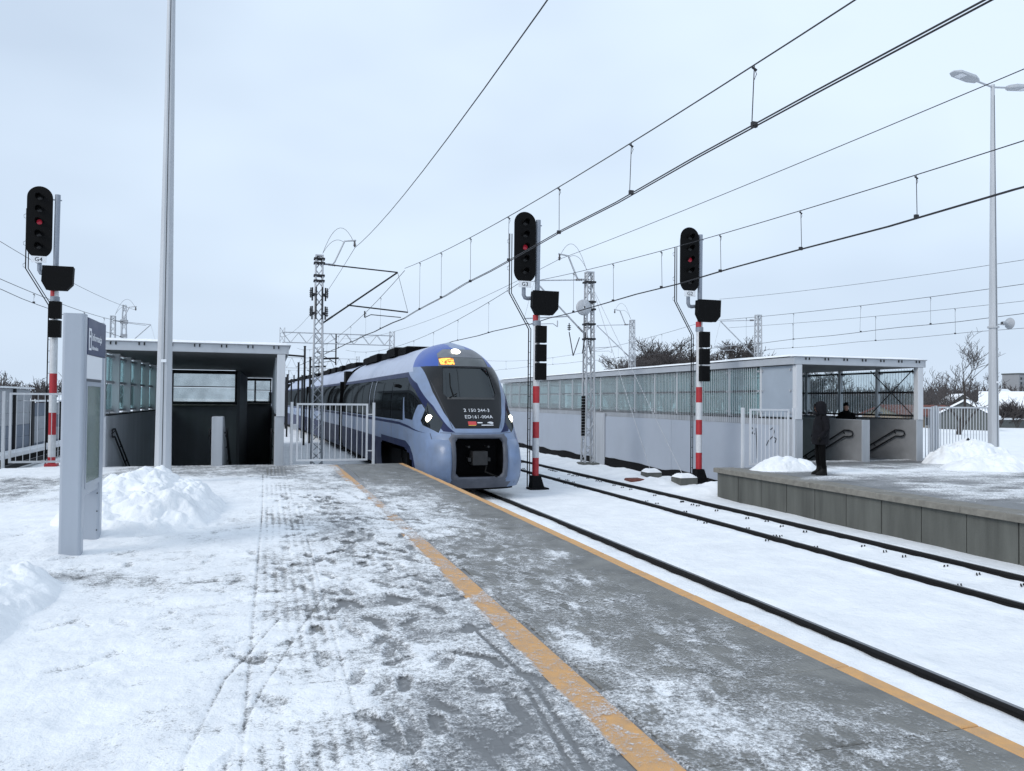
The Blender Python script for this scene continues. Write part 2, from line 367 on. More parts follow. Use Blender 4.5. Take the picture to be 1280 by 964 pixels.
# ---- track snow, detailed relief
TR1, TR2 = 5.31, 10.05
def track_snow(x0, x1, nx, y0, y1, ny, name):
    X = np.linspace(x0, x1, nx)[None,:].repeat(ny, 0); Y = np.geomspace(y0, y1, ny)[:,None].repeat(nx, 1)
    c = CXv(Y[:,0])[:,None]
    Z = GROUND_Z + .05*(fbm(X*.7, Y*.5, 3, 5)-.5) + .012*(fbm(X*5, Y*4, 9, 3)-.5)
    for tr in (TR1, TR2):
        for s in (-.75, .75):
            d = np.abs(X-(tr+s+c)); Z -= .025*np.exp(-(d/.06)**2); Z += .018*np.exp(-((d-.3)/.14)**2)*fbm(X*3, Y*2, 5, 3)*1.6
        # slight hollow of the sleepers
        Z -= .012*np.clip(np.cos(Y*2*math.pi/.6), 0, 1)*np.exp(-((X-tr-c)/.9)**4)
    # verge beyond the far track: lumpy, then the ditch along the wall
    v = sstep(11.1, 12.2, X-c*.5)*sstep(17.5, 19.5, Y)
    Z += v*(.30*fbm(X*.9, Y*.8, 21, 5)**1.5 - .02)
    Z += .22*np.exp(-((X-12.45)/.75)**2-((Y-19.9)/.75)**2)*(.7+.6*fbm(X*4, Y*4, 4, 3))
    Z -= sstep(12.7, 14.2, X)*sstep(18, 20, Y)*(.62+.25*(fbm(X*2, Y*.9, 33, 4)-.3))
    o = grid_obj(name, np.stack([X, Y, Z], -1), M['snow']); return struct(o)
track_snow(.45, 15.02, 430, 1.6, 75, 420, 'track_snow')

# ---- rails
RP = [(-.075,-.172),(.075,-.172),(.075,-.158),(.012,-.14),(.010,-.045),(.036,-.036),(.036,-.006),(.028,0),(-.028,0),(-.036,-.006),(-.036,-.036),(-.010,-.045),(-.012,-.14),(-.075,-.158)]
def rail(x, parent, y0=-4, y1=170):
    yy = np.concatenate([np.arange(y0, 40, 2), np.arange(40, y1+1, 6)]); n = len(RP); b = MB(); vs = []
    for y in yy:
        vs += [(x+CX(y)+u, y, RAIL_Z+z) for u, z in RP]
    b.add(vs, [(k*n+i, k*n+(i+1)%n, (k+1)*n+(i+1)%n, (k+1)*n+i) for k in range(len(yy)-1) for i in range(n)])
    r = b.build('rail', M['rail'], parent)
    t = MB(); vs = [(x+CX(y)+u, y, RAIL_Z+.0015) for y in yy for u in (-.024,.024)]
    t.add(vs, [(2*k, 2*k+1, 2*k+3, 2*k+2) for k in range(len(yy)-1)]); t.build('running_surface', M['rail_top'], r)
clipm = None
for x, nm in ((TR1, 'railway_track'), (TR2, 'railway_track'), (-7.9, 'railway_track')):
    t = bpy.data.objects.new(nm, None); COL.objects.link(t); t.location = (x, 0, RAIL_Z); struct(t)
    rail(x-.75, t); rail(x+.75, t)
    if x == TR2:
        b = MB()
        for dx in (-.03, .03):
            b.path([(dx*1.2-.02,-.02,-.01),(dx-.006,.0,.018),(dx+.02,.02,.015),(dx+.03,.03,-.01)], .010, 5)
        first = None
        for y in np.arange(7.2, 31, .6):
            for s, off in ((.75,-.40), (-.75, .22), (-.75,-.22)):
                if s < 0 and random.random() < (.62 if off > 0 else .8): continue
                if s > 0 and random.random() < .1: continue
                if first is None: o = first = b.build('rail_clip', M['rail'], t)
                else: o = first.copy(); COL.objects.link(o); o.parent = t
                o.location = (x+s+off+CX(y)+random.uniform(-.02,.02), y, GROUND_Z+(.02 if s > 0 else .015))
                o.rotation_euler = (0, 0, random.uniform(-.15,.15))

# ---- near island platform
pl = MB(); pl.box(-6.15, 2.0, -6, 21.75, -1.3, -.014)
pl = struct(pl.build('platform', M['paver']))
body = MB()
for k in range(-6, 22):
    c = CX(k+.5); y1 = min(k+1, 21.75); body.box(2.002, 3.60+c, k, y1, -1.3, -.06)
body.build('platform_base', M['coping'], pl)
slabs = 0
for k in range(-4, 22):
    y0, y1 = k+.37, min(k+1.37, 21.74); c = CX((y0+y1)/2)
    z = random.uniform(-.002, .002)
    MB().cbox(2.006, 3.672+c, y0+.004, y1-.004, -.058, z, .006).build('edge_slab', M['slab'], pl)
    MB().cbox(3.674+c, 3.80+c, y0+.004+random.uniform(0,.002), y1-.004, -.10, z+.001, .008).build('yellow_edge_block', M['yellow'], pl)
# tactile guiding strip: ribbed tiles let into the paving
b = MB()
for i in range(5): b.cbox(-.02+.1*i, .02+.1*i, -.14, .14, -.014, -.006, .004)
tile0 = None
for k in range(66):
    y = 2.15+.295*k
    if tile0 is None: tile0 = b.build('ribbed_tile', M['slab'], pl); o = tile0
    else: o = tile0.copy(); COL.objects.link(o); o.parent = pl
    o.location = (0, y, 0)
# painted warning line
b = MB(); yy = np.arange(-4, 21.7, .4); vs = []
for y in yy: vs += [(1.735+CX(y), y, -.0095), (1.965+CX(y), y, -.0095)]
b.add(vs, [(2*k, 2*k+1, 2*k+3, 2*k+2) for k in range(len(yy)-1)]); b.build('yellow_line', M['yellow'], pl, fix=False)

# ---- trodden snow on the near platform
def platform_snow():
    Xc = np.concatenate([np.linspace(-6.12, -2.6, 150)[:-1], np.linspace(-2.6, 3.60, 440)])
    Yc = np.geomspace(1.7, 21.72, 430); X, Y = np.meshgrid(Xc, Yc)
    C = np.interp(X, [-6,-1.2,-.5,.1,.6,1.5,1.73,1.76,1.95,1.98,2.3,2.9,3.3,3.7], [1.5,1.45,1.3,1.12,.88,.58,.42,-.05,-.05,.15,.12,.02,-.26,-.62])
    n1 = fbm(X*.9, Y*.75, 51, 5, .55)-.5; n2 = fbm(X*3.4+.6*vnoise(X*2,Y*2,3), Y*2.6, 61, 4, .6)-.5
    n3 = fbm(X*8.5, Y*6.5, 71, 3, .6)-.5; C += .9*n3
    C += 1.5*n1*np.interp(X, [-2,-.5,1,3.7], [.55,.6,.6,.42]) + .8*n2
    # worn bare towards the camera beside the line, swept in front of the stairs
    C -= .30*sstep(7.2, 3.2, Y)*sstep(.3, .9, X)*sstep(2.3, 1.7, X)
    C += .16*sstep(6.5, 3.0, Y)*sstep(1.9, 2.3, X)
    C += .26*sstep(8.5, 11, Y)*sstep(18.5, 15.5, Y)*sstep(1.1, 1.5, X)*sstep(2.7, 2.1, X)
    C -= 1.0*sstep(17.4, 19.8, Y)*sstep(1.3, .2, X)*sstep(-4.0, -3.2, X)
    C -= .35*sstep(15, 18, Y)*sstep(1.3, 2.0, X)
    C += .10*sstep(7.5, 11, Y)*np.exp(-((X-1.85)/.22)**2)
    def blob(x, y, sx, sy, a):
        nonlocal C; C = C + a*np.exp(-((X-x)/sx)**2-((Y-y)/sy)**2)
    blob(-1.9, 8.45, .75, .42, -1.0); blob(-1.0, 8.0, .8, .3, -.55); blob(-1.05, 9.3, .5, .5, -.6); blob(-4.9, 17.6, 1.6, 1.9, -1.25); blob(-5.0, 15.0, 1.1, 1.3, -.9)
    blob(-5.2, 21.3, 1.6, .75, 2.0); blob(-.35, 3.3, .35, .3, -.65); blob(1.2, 3.6, .5, .6, -.22); blob(.9, 7.0, .5, .8, -.3); blob(2.6, 12, .6, 3.5, .3); blob(2.5, 17, .5, 2, .2)
    blob(2.12, 5.2, .13, .35, .9); blob(2.3, 8.6, .35, .2, .3); blob(3.25, 8.5, .16, .22, 1.1); blob(3.2, 5.5, .3, .2, .5)
    H = np.zeros_like(X)
    rng = np.random.default_rng(5)
    def foot(x, y, a, amt, l=.145, wd=.052):
        nonlocal C, H
        i0, i1 = np.searchsorted(Yc, [y-.3, y+.3]); j0, j1 = np.searchsorted(Xc, [x-.3, x+.3])
        if i1-i0 < 2 or j1-j0 < 2: return
        dx, dy = X[i0:i1,j0:j1]-x, Y[i0:i1,j0:j1]-y; u = dx*math.cos(a)+dy*math.sin(a); v = -dx*math.sin(a)+dy*math.cos(a)
        wl = wd*(1-.25*np.exp(-((u+.02)/.05)**2)); q = (u/l)**2+(v/wl)**2; k = sstep(1.25, .75, q)
        C[i0:i1,j0:j1] -= amt*k; H[i0:i1,j0:j1] -= .012*k; H[i0:i1,j0:j1] += .006*np.exp(-((np.sqrt(q)-1.25)/.22)**2)
    for _ in range(330):
        y = rng.uniform(1.9, 15)**1.0; x = rng.normal(.95, .55); foot(x, y, math.pi/2+rng.normal(0,.5)+(.4 if rng.random()<.3 else 0), rng.uniform(.2,.7))
    for _ in range(60): foot(rng.uniform(-3.0,.2), rng.uniform(2.2, 12), rng.uniform(0,3.1), rng.uniform(.2,.6))
    for _ in range(150): foot(rng.uniform(2.05,3.4), rng.uniform(2.2, 13), math.pi/2+rng.normal(0,.5), rng.choice([-.35,.35,.4]))
    def wheel(pts, wd, amt):
        nonlocal C, H
        pts = np.array(pts); t = np.linspace(0, 1, 300); px = np.interp(t, np.linspace(0,1,len(pts)), pts[:,0]); py = np.interp(t, np.linspace(0,1,len(pts)), pts[:,1])
        ys_ = np.argsort(py); xc = np.interp(Yc, py[ys_], px[ys_]); on = ((Yc >= py.min())&(Yc <= py.max()))[:,None]
        k = np.exp(-((X-xc[:,None])/wd)**2)*on*(.55+.9*fbm(X*6, Y*1.4, 77, 3)); C -= amt*k; H -= .006*k
    wheel([(-.22,2.6),(-.20,3.8),(-.05,4.8),(.25,6.2),(.5,7.2)], .009, .55); wheel([(-.42,3.0),(-.36,4.2),(-.24,5.2),(.12,6.6)], .010, .6)
    wheel([(-.10,3.0),(-.09,8.0),(-.07,13.0),(-.1,19)], .011, .6); wheel([(.50,2.5),(.49,8.0),(.5,13.5)], .010, .3)
    wheel([(1.62,2.4),(1.50,3.4),(1.62,4.6),(1.55,6)], .016, .9); wheel([(1.55,2.4),(1.43,3.5),(1.55,4.6)], .014, .8); wheel([(1.0,2.4),(1.15,3.1),(1.05,4.0)], .013, .9)
    # ribs of the guiding strip show through
    rib = np.clip(np.cos(X/.085*2*math.pi)+.25, 0, 1)*sstep(-.09, -.05, X)*sstep(.47, .43, X); C -= .45*rib*np.clip(fbm(X*1.2, Y*.8, 91, 3)*1.9-.45, 0, 1)
    C -= .35*((X > -.1)&(X < .5))*np.clip(np.cos(Y/.295*2*math.pi)*4-3, 0, 1)*fbm(X*3,Y*3,8,2)
    d = np.clip(C, 0, 1.6); Z = .0035 + .008*d + .6*H*np.clip(d*2, 0, 1) + .009*d*(fbm(X*7, Y*6, 31, 4)-.5)
    Z = np.maximum(Z, .0035 - .012*(X < 1.98))
    Z += np.where(X < 1.97, -.009, 0)*sstep(.6, .0, d)*1.0
    # soft bank rising to the left
    Z += .10*sstep(-1.6, -3.6, X)*sstep(9.6, 7.6, Y)*(.5+fbm(X*1.7, Y*1.6, 14, 4)) + .05*sstep(-1.2,-2.6,X)*sstep(15, 11, Y)*fbm(X*3, Y*3, 15, 4)
    Z += .035*sstep(.2, -1.0, X)*(fbm(X*2.2, Y*1.9, 17, 5, .55)-.3)+.012*sstep(.9,.1,X)*(fbm(X*6, Y*5, 18, 4)-.4)
    keep = C > -.85
    return grid_obj('platform_snow', np.stack([X, Y, Z], -1), M['snow_cover'], None, {'cover': C}, keep)
struct(platform_snow(), 'stuff')

# ---- opposite platform
E2 = 11.66
p2 = MB(); p2.box(E2+.62, 14.55, -6, 18.62, -1.3, -.012); p2.box(14.552, 40, -6, 20.1, -1.3, -.012)
p2 = struct(p2.build('platform', M['paver']))
MB().box(E2+.24, E2+.615, -6, 18.58, -1.3, -.125).build('platform_base', M['coping'], p2)
for k in range(26):
    y1 = 18.63-.995*k; y0 = y1-.973
    dx = random.uniform(-.004,.004)
    MB().cbox(E2+.10+dx, E2+.155, y0, y1, -1.25, -.135, .006).build('wall_panel', M['panel'], p2)
for k in range(13):
    y1 = 18.68-1.99*k; dx = random.uniform(-.006,.006)
    MB().cbox(E2+dx, E2+.615, y1-1.982, y1, -.122, random.uniform(-.003,.003), .014).build('coping_slab', M['coping'], p2)
for k in range(3):
    x0 = E2+.17+k*.995; MB().box(x0, min(x0+.98, 14.5), 18.625, 18.665, -1.25, -.135).build('wall_panel', M['panel'], p2)
def platform2_snow():
    Xc = np.concatenate([np.linspace(E2+.02, 20, 300), np.linspace(20, 34, 80)[1:]]); Yc = np.geomspace(5, 20.05, 260); X, Y = np.meshgrid(Xc, Yc)
    C = np.interp(X, [11.6,12.2,13.2,14,16,19,40], [-.6,-.4,.1,.45,.45,.6,1.0]) + 1.9*(fbm(X*.55, Y*1.1, 5, 5)-.5) + .9*(fbm(X*2.5, Y*3, 6, 4)-.5)
    C -= .7*np.exp(-((Y-19.2)/.6)**2)*sstep(14.5, 15.5, X)*sstep(22.5, 20.5, X); C -= .8*np.exp(-((Y-14.6-.1*(X-14))/.5)**2)*sstep(16, 20, X)
    C += .55*np.exp(-((Y-16.6)/.8)**2)*sstep(13.2,14.2,X)
    Z = .0035+.03*np.clip(C, 0, 1.5)*(.6+fbm(X*3,Y*3,9,3))
    return grid_obj('platform_snow', np.stack([X,Y,Z],-1), M['snow_cover'], None, {'cover': C}, (C > -.62)&~((X<14.5)&(Y>18.6)))
struct(platform2_snow(), 'stuff')

# ---- shovelled snow heaps
def heap(x, y, rx, ry, h, seed, label, peaks=(), base=0., n=150, rot=0.):
    th = np.linspace(-1.15, 1.15, n); A, B = np.meshgrid(th, th); r = np.sqrt(A*A+B*B)
    X, Y = x+(A*math.cos(rot)-B*math.sin(rot))*rx, y+(A*math.sin(rot)+B*math.cos(rot))*ry
    edge = .16*(fbm(X*1.6, Y*1.6, seed, 3)-.5)
    H = h*np.clip(1-(r+edge*2)**1.7, -.05, 1)**1.0
    for px_, py_, ph, pr in peaks: H += ph*np.exp(-((X-px_)/pr)**2-((Y-py_)/pr)**2)*(.8+.5*fbm(X*6,Y*6,seed+3,3))
    k = np.clip(H/h, 0, 1)
    wx, wy = X+.18*vnoise(X*4, Y*4, 5), Y+.18*vnoise(X*4, Y*4, 6)
    lump = (.5-np.clip(worley(wx*2.3, wy*2.3, seed), 0, 1)**1.6)*.13 + (.5-np.clip(worley(wx*5.5+3, wy*5.5, seed+1), 0, 1)**1.5)*.11 + (.5-np.clip(worley(wx*13, wy*13, seed+4), 0, 1))*.028 + .26*(fbm(X*1.5, Y*1.5, seed+2, 5)-.5)
    H = H + lump*np.clip(k*2.2, 0, 1)*min(1., h*1.8)
    Z = base+np.where(r > 1.12, -.03, np.maximum(H, -.03))
    o = grid_obj('snow_pile', np.stack([X,Y,Z],-1), M['snow'], None, None, H > -.028); o.data.shade_smooth()
    return tag(o, label, 'snow pile')
heap(-1.78, 13.2, 1.22, 2.6, .52, 3, 'big shovelled snow heap between the information totem and the tall lamp post', [(-2.55,14.6,.28,.16),(-1.85,15.0,.16,.5)], n=210)
heap(-2.42, 6.9, .72, 2.3, .26, 8, 'low snow bank at the left edge of the near platform', [(-2.12,8.05,.10,.3)], n=190, rot=.245)
heap(13.25, 17.75, 1.05, .62, .30, 12, 'small snow heap in front of the gate on the far platform', n=110)
heap(20.6, 18.6, 1.7, .85, .66, 17, 'snow heap against the bar fence right of the far shelter', n=110)
heap(19.2, 16.5, 1.9, 1.0, .40, 19, 'broad snow heap at the foot of the right lamp post', n=110)
def opal_mat():
    m = bpy.data.materials.new('opal_plastic'); m.use_nodes = True; t = m.node_tree; t.nodes.clear(); l = t.links.new
    a = t.nodes.new('ShaderNodeBsdfDiffuse'); a.inputs[0].default_value = (.7,.72,.75,1); b = t.nodes.new('ShaderNodeBsdfTranslucent'); b.inputs[0].default_value = (.8,.83,.86,1)
    x = t.nodes.new('ShaderNodeMixShader'); x.inputs[0].default_value = .75; l(a.outputs[0], x.inputs[1]); l(b.outputs[0], x.inputs[2]); o = t.nodes.new('ShaderNodeOutputMaterial'); l(x.outputs[0], o.inputs[0]); return m
M['opal'] = opal_mat()
# ================================================================== SHELTERS OVER THE STAIRS
def shelter(x0, x1, m0, m1, yf, yl, yr, label, bars, fin_in, slope_mid, frosted_first, bx):
    """x0..x1 outer faces, m0..m1 middle wall, yf front, yl / yr where the left and right flights end"""
    root = thing('stair_shelter', ((x0+x1)/2, yf, 0), label, 'shelter')
    T = .24; far = max(yl, yr)
    yA, yB = yl, yr
    # low concrete walls that go down beside the flights
    MB().box(x0, x0+T, yf, yA, -4.2, 1.30).build('side_wall', M['concrete'], root, .012)
    MB().box(x1-T, x1, yf, yB, -4.2, 1.30).build('side_wall', M['concrete'], root, .012)
    if slope_mid: MB().prism([(yf+.05,-4.2),(yf+.05,1.29),(yf+.75,1.29),(yf+5.2,-1.1),(yf+5.2,-4.2)], 'x', m0, m1).build('middle_wall', M['concrete'], root, .012)
    else: MB().box(m0, m1, yf+.05, far-6, -4.2, 1.29).build('middle_wall', M['concrete'], root, .012)
    MB().box(x0+T+.001, x0+T+.006, yf+.02, yA-.3, -4.1, 1.29).build('wall_face_sheet', M['concrete' if slope_mid else 'wall_shade'], root); MB().box(x1-T-.006, x1-T-.001, yf+.02, yB-.3, -4.1, 1.29).build('wall_face_sheet', M['wall_shade'], root)  # thin sheets on the inner faces; the darker grey paints their shade
    if not slope_mid: MB().box(m0-.006, m0-.001, yf+.07, far-6.1, -4.1, 1.28).build('wall_face_sheet', M['wall_shade'], root)
    # coping rails on the walls
    MB().box(x0-.01, x0+T+.01, yf+.3, yA, 1.302, 1.335).build('wall_cap', M['steel_dark'], root)
    MB().box(x1-T-.01, x1+.01, yf+.3, yB, 1.302, 1.335).build('wall_cap', M['steel_dark'], root)
    # end walls with windows
    def end(xa, xb, y, name_z):
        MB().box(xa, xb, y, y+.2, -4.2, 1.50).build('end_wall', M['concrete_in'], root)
        f = MB()
        f.box(xa, xb, y, y+.10, 1.502, 1.62); f.box(xa, xb, y, y+.10, 2.78, 2.93)
        for px_ in (xa, (xa*2+xb)/3 if xb-xa < 2 else xa+.02, xb-.09): f.box(px_, px_+.08, y, y+.10, 1.62, 2.78)
        f.box(xa, xb, y+.02, y+.08, 2.22, 2.26)
        f = f.build('end_window', M['steel_dark'], root)
        MB().box(xa+.02, xb-.02, y+.045, y+.055, 1.62, 2.2).build('pane', M['glass_clear'], f); MB().box(xa+.02, xb-.02, y+.045, y+.055, 2.26, 2.78).build('pane', M['glass_clear'], f)
        MB().box(xa+.02, xb-.05, y-.16, y-.003, 1.44, 1.50).build('window_ledge', M['coping'], root)
    end(x0+T, (m0+m1)/2-.01, yl-.25, 0); end((m0+m1)/2+.01, x1-T, yr-.25, 0)
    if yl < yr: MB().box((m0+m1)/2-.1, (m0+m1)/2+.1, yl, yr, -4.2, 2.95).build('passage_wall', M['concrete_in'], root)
    # stairs
    for xa, xb, yend in ((x0+T+.004, m0-.004, yl-.3), (m1+.004, x1-T-.004, yr-.3)):
        st = MB(); y, z = yf+(.75 if xa < m0 or slope_mid else 3.6), -.02
        st.box(xa, xb, yf+.02, y, -4.2, z)
        for k in range(24):
            z -= .16; y2 = y+.32
            if y2 > yend: break
            st.box(xa, xb, y+.001, y2, -4.2, z); y = y2
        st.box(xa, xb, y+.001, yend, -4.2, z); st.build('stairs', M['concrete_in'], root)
        sd_ = MB()
        nx = int((xb-xa-.2)/.12)
        for r_ in range(4):
            for i in range(nx): sd_.lathe((xa+.15+.12*i, yf+.28+.11*r_, -.02), [(.026,0),(.02,.012),(.0,.014)], 6)
        struct(sd_.build('tactile_studs', M['concrete'], root), 'stuff')
    # hand rails
    def handrail(x, side, y, L, z0):
        h = MB()
        for dz in (0, -.2): h.path([(x, y+.02, z0+dz), (x, y+.25, z0+dz), (x, y+.25+L, z0+dz-L*.5)], .024, 8)
        h.path([(x, y+.02, z0), (x, y-.10, z0-.03), (x, y-.13, z0-.1), (x, y-.10, z0-.17), (x, y+.02, z0-.2)], .024, 8)
        for k in range(5):
            yy = y+.3+k*.9; h.tube((x, yy, z0-.02-(yy-y-.25)*.5), (x+side*.07, yy, z0-.1-(yy-y-.25)*.5), .014)
        h.build('handrail', M['steel_dark'], root)
    handrail(x0+T+.07, -1, yf+.55, 4, .95); handrail(m0-.07, 1, yf+.5, 4, .95); handrail(m1+.07, -1, yf+.5, 4, .95); handrail(x1-T-.07, 1, yf+.55, 4, .95)
    # posts, glass and clamps
    P = .20
    MB().box(x0-.01, x0+P, yf-.02, yf+.16, 1.302, 2.952).build('corner_post', M['white_paint'], root, .008)
    MB().box(x1-P, x1+.01, yf-.02, yf+.16, 1.302, 2.952).build('corner_post', M['white_paint'], root, .008)
    for xw, sgn, ye in ((x0, 1, yA), (x1, -1, yB)):
        y = yf; k = 0; pitch = 1.8
        xi0, xi1 = (xw+.03, xw+.03+fin_in) if sgn > 0 else (xw-.03-fin_in, xw-.03)
        rails_ = MB()
        for z in (1.42, 2.17, 2.84): rails_.box(xw+sgn*.10-.02, xw+sgn*.10+.02, yf+.17, ye-.3, z-.03, z+.03)
        rails_.build('glazing_rail', M['steel_dark'] if not fin_in > .15 else M['galv'], root)
        while y+.2 < ye-.4:
            y1 = min(y+pitch, ye-.3)
            if k > 0: MB().box(xi0, xi1, y-.05, y+.05, 1.338, 2.95).build('post', M['white_paint'], root)
            gx = xw+sgn*.045
            mt = M['glass_frost'] if (frosted_first and k == 0 and sgn > 0) else (M['glass_green'] if sgn > 0 else M['glass_side'])
            for za, zb in ((1.40, 2.12), (2.20, 2.90)) if mt is not M['glass_frost'] else ((1.36, 2.93),):
                pn = MB().box(gx-.006, gx+.006, y+(.17 if k == 0 else .03), y1-.02, za, zb).build('glass_pane', mt, root)
            cl = MB()
            for z in (1.5, 2.17, 2.8):
                for q in (-.10, .10): cl.box(gx-.05, gx+.05, y+q-.03+(.2 if k == 0 else 0), y+q+.03+(.2 if k == 0 else 0), z-.03, z+.03)
            struct(cl.build('glass_clamp', M['galv'], root), 'stuff')
            y = y1; k += 1
        if bars:
            br_ = MB(); yb = yf+(1.95 if frosted_first and sgn > 0 else .3)
            while yb < ye-.3:
                qx = xw-.035 if sgn > 0 else xw-.085
                hb = .008 if sgn > 0 else .0045; br_.box(qx-hb, qx+hb, yb-hb, yb+hb, 1.12, 2.93); yb += .12
            struct(br_.build('bar_screen', M['white_paint'] if sgn > 0 else M['opal'], root), 'stuff')
    if bx:   # braces in the front bay of the right-hand wall
        b_ = MB(); b_.tube((x1-.18, yf+.2, 2.9), (x1-.18, yf+2.0, 1.45), .018, n=6); b_.tube((x1-.21, yf+.2, 1.45), (x1-.21, yf+2.0, 2.9), .018, n=6); b_.build('cross_brace', M['steel_dark'], root)
    # roof
    rx0, rx1 = x0-.10, x1+.10
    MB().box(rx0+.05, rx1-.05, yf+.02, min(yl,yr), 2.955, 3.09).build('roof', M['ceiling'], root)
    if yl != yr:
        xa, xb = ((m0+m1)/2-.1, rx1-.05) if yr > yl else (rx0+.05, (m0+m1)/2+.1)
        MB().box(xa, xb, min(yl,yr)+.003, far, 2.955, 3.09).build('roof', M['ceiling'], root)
    MB().box(rx0+.04, rx1-.04, yf-.03, yf+.017, 2.957, 3.17).build('front_fascia', M['fascia'], root, .006)
    for xx in (rx0, rx1-.05): MB().box(xx, xx+.045, yf-.03, (yl if xx == rx0 else yr), 2.957, 3.17).build('side_fascia', M['fascia'], root)
    MB().box(rx0-.04, rx1+.04, yf-.05, yf+.10, 3.172, 3.20).build('drip_edge', M['galv'], root)
    cl = MB()
    nb = 7
    for i in range(nb):
        xx = x0+.3+(x1-x0-.6)*i/(nb-1)
        for q in (0, .12): cl.box(xx+q, xx+q+.03, yf-.055, yf-.032, 3.09, 3.165)
    struct(cl.build('fascia_bracket', M['steel_dark'], root), 'stuff')
    # snow lying on the roof
    def rs(xa, xb, ya, yb):
        X, Y = np.meshgrid(np.linspace(xa, xb, 40), np.linspace(ya, yb, 90))
        e = np.minimum(np.minimum(X-xa, xb-X), np.minimum(Y-ya, yb-Y)); Z = 3.19+(.075+.04*(fbm(X*1.2, Y*1.2, 4, 4)-.5))*sstep(-.01, .07, e)
        o = grid_obj('roof_snow', np.stack([X,Y,Z],-1), M['snow'], root)
    if yl == yr: rs(rx0-.05, rx1+.05, yf-.10, far)
    else:
        rs(rx0-.05, rx1+.05, yf-.10, min(yl,yr)); rs((m0+m1)/2, rx1+.03, min(yl,yr), far)
    return root
shl = shelter(-4.10, .40, -1.40, -1.13, 21.50, 35.0, 47.0, 'grey stair shelter with dark interior on the near platform behind the tall lamp post', False, .20, True, False, False)
shr = shelter(15.05, 19.80, 17.50, 17.80, 19.60, 50.4, 50.4, 'long glazed stair shelter on the far platform behind the standing person', True, .12, False, True, True)
# long concrete flank of the far shelter, its joints, trough shade painted as a black strip at the foot, graffiti
fl = MB()
for k, (ya, yb) in enumerate(((20.3, 27.0), (27.015, 33.6), (33.615, 42.0), (42.015, 50.5))):
    MB().box(14.985, 15.046, ya, yb, -1.9, 1.10).build('flank_panel', M['flank'], shr)
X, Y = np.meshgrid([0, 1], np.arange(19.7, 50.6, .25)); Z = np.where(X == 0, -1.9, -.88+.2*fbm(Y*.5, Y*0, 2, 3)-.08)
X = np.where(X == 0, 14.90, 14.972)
grid_obj('trough_shade_strip', np.stack([X, Y, Z], -1), M['foot_black'], shr)
MB().box(14.93, 14.975, 33.2, 34.6, -1.5, 1.25).build('pilaster', M['concrete'], shr)
g = MB()   # sprayed scribbles
def scribble(pts, r=.014):
    for a, b_ in zip(pts[:-1], pts[1:]): g.bar((14.98, a[0], a[1]), (14.98, b_[0], b_[1]), .006, r*2)
scribble([(20.75,.95),(20.62,1.02),(20.55,.9),(20.62,.75),(20.85,.60),(20.95,.45)]); scribble([(20.55,.72),(20.45,.68),(20.52,.55)]); scribble([(21.5,.98),(21.45,.35),(21.44,.0)]); scribble([(21.75,1.0),(21.6,.9),(21.72,.8),(21.55,.78)])
g.build('graffiti', M['black'], shr)
# short return wall joining the near end of the flank to the shelter front
MB().box(14.96, 15.046, 19.62, 20.285, -1.3, 1.30).build('flank_end', M['concrete'], shr)

# ================================================================== GATES AND BAR FENCES
def bar_fence(name, x0, x1, y, top, bot, step, label, cat, posts, group=None, gap=.12, r=.009, base=-.3, mt='white_paint'):
    root = thing(name, ((x0+x1)/2, y, 0), label, cat, group)
    f = MB(); f.box(x0, x1, y-.025, y+.025, top-.05, top); f.box(x0, x1, y-.025, y+.025, bot, bot+.05); f.box(x0, x0+.05, y-.025, y+.025, bot+.05, top-.05); f.box(x1-.05, x1, y-.025, y+.025, bot+.05, top-.05)
    f.build('frame', M[mt], root)
    n = max(2, int(round((x1-x0)/step))); bm = None
    for i in range(1, n):
        xx = x0+(x1-x0)*i/n
        if bm is None:
            o = MB().box(xx-r, xx+r, y-r, y+r, bot+.05, top-.05).build('bar', M[mt], root); bm = o; bx0 = xx
        else: o = bm.copy(); COL.objects.link(o); o.parent = root; o.location.x = xx-bx0
    for xp in posts:
        q = MB(); q.box(xp-.035, xp+.035, y-.035, y+.035, base, top+.03); q.build('post', M[mt], root, .006)
    return root
gt = bar_fence('gate', .72, 2.62, 21.62, 1.66, .10, .145, 'pale grey barred gate closing the end of the near platform beside the train', 'gate', [.60, 2.78])
h = MB(); h.box(2.62, 2.745, 21.60, 21.64, 1.35, 1.38); h.box(2.62, 2.745, 21.60, 21.64, .35, .38); h.build('hinge', M['white_paint'], gt)
MB().box(.635, .72, 21.55, 21.60, .95, 1.10).build('lock_box', M['galv'], gt)
bar_fence('bar_fence', -6.10, -4.25, 22.0, 1.86, .12, .15, 'pale grey bar fence at the left end of the near platform', 'fence', [-6.22, -4.19], r=.006, mt='galv')
gt2 = bar_fence('gate', 12.72, 14.0, 18.55, 1.62, .06, .13, 'pale grey barred gate at the end of the far platform behind a snow heap', 'gate', [12.50, 14.16])
bar_fence('bar_fence', 19.98, 20.45, 19.9, 1.70, .0, .125, 'short bar fence panel next to the far shelter', 'fence', [20.52])
bar_fence('bar_fence', 20.82, 23.2, 20.0, 1.72, .0, .125, 'long bar fence panel behind the right lamp post', 'fence', [20.74, 23.28])

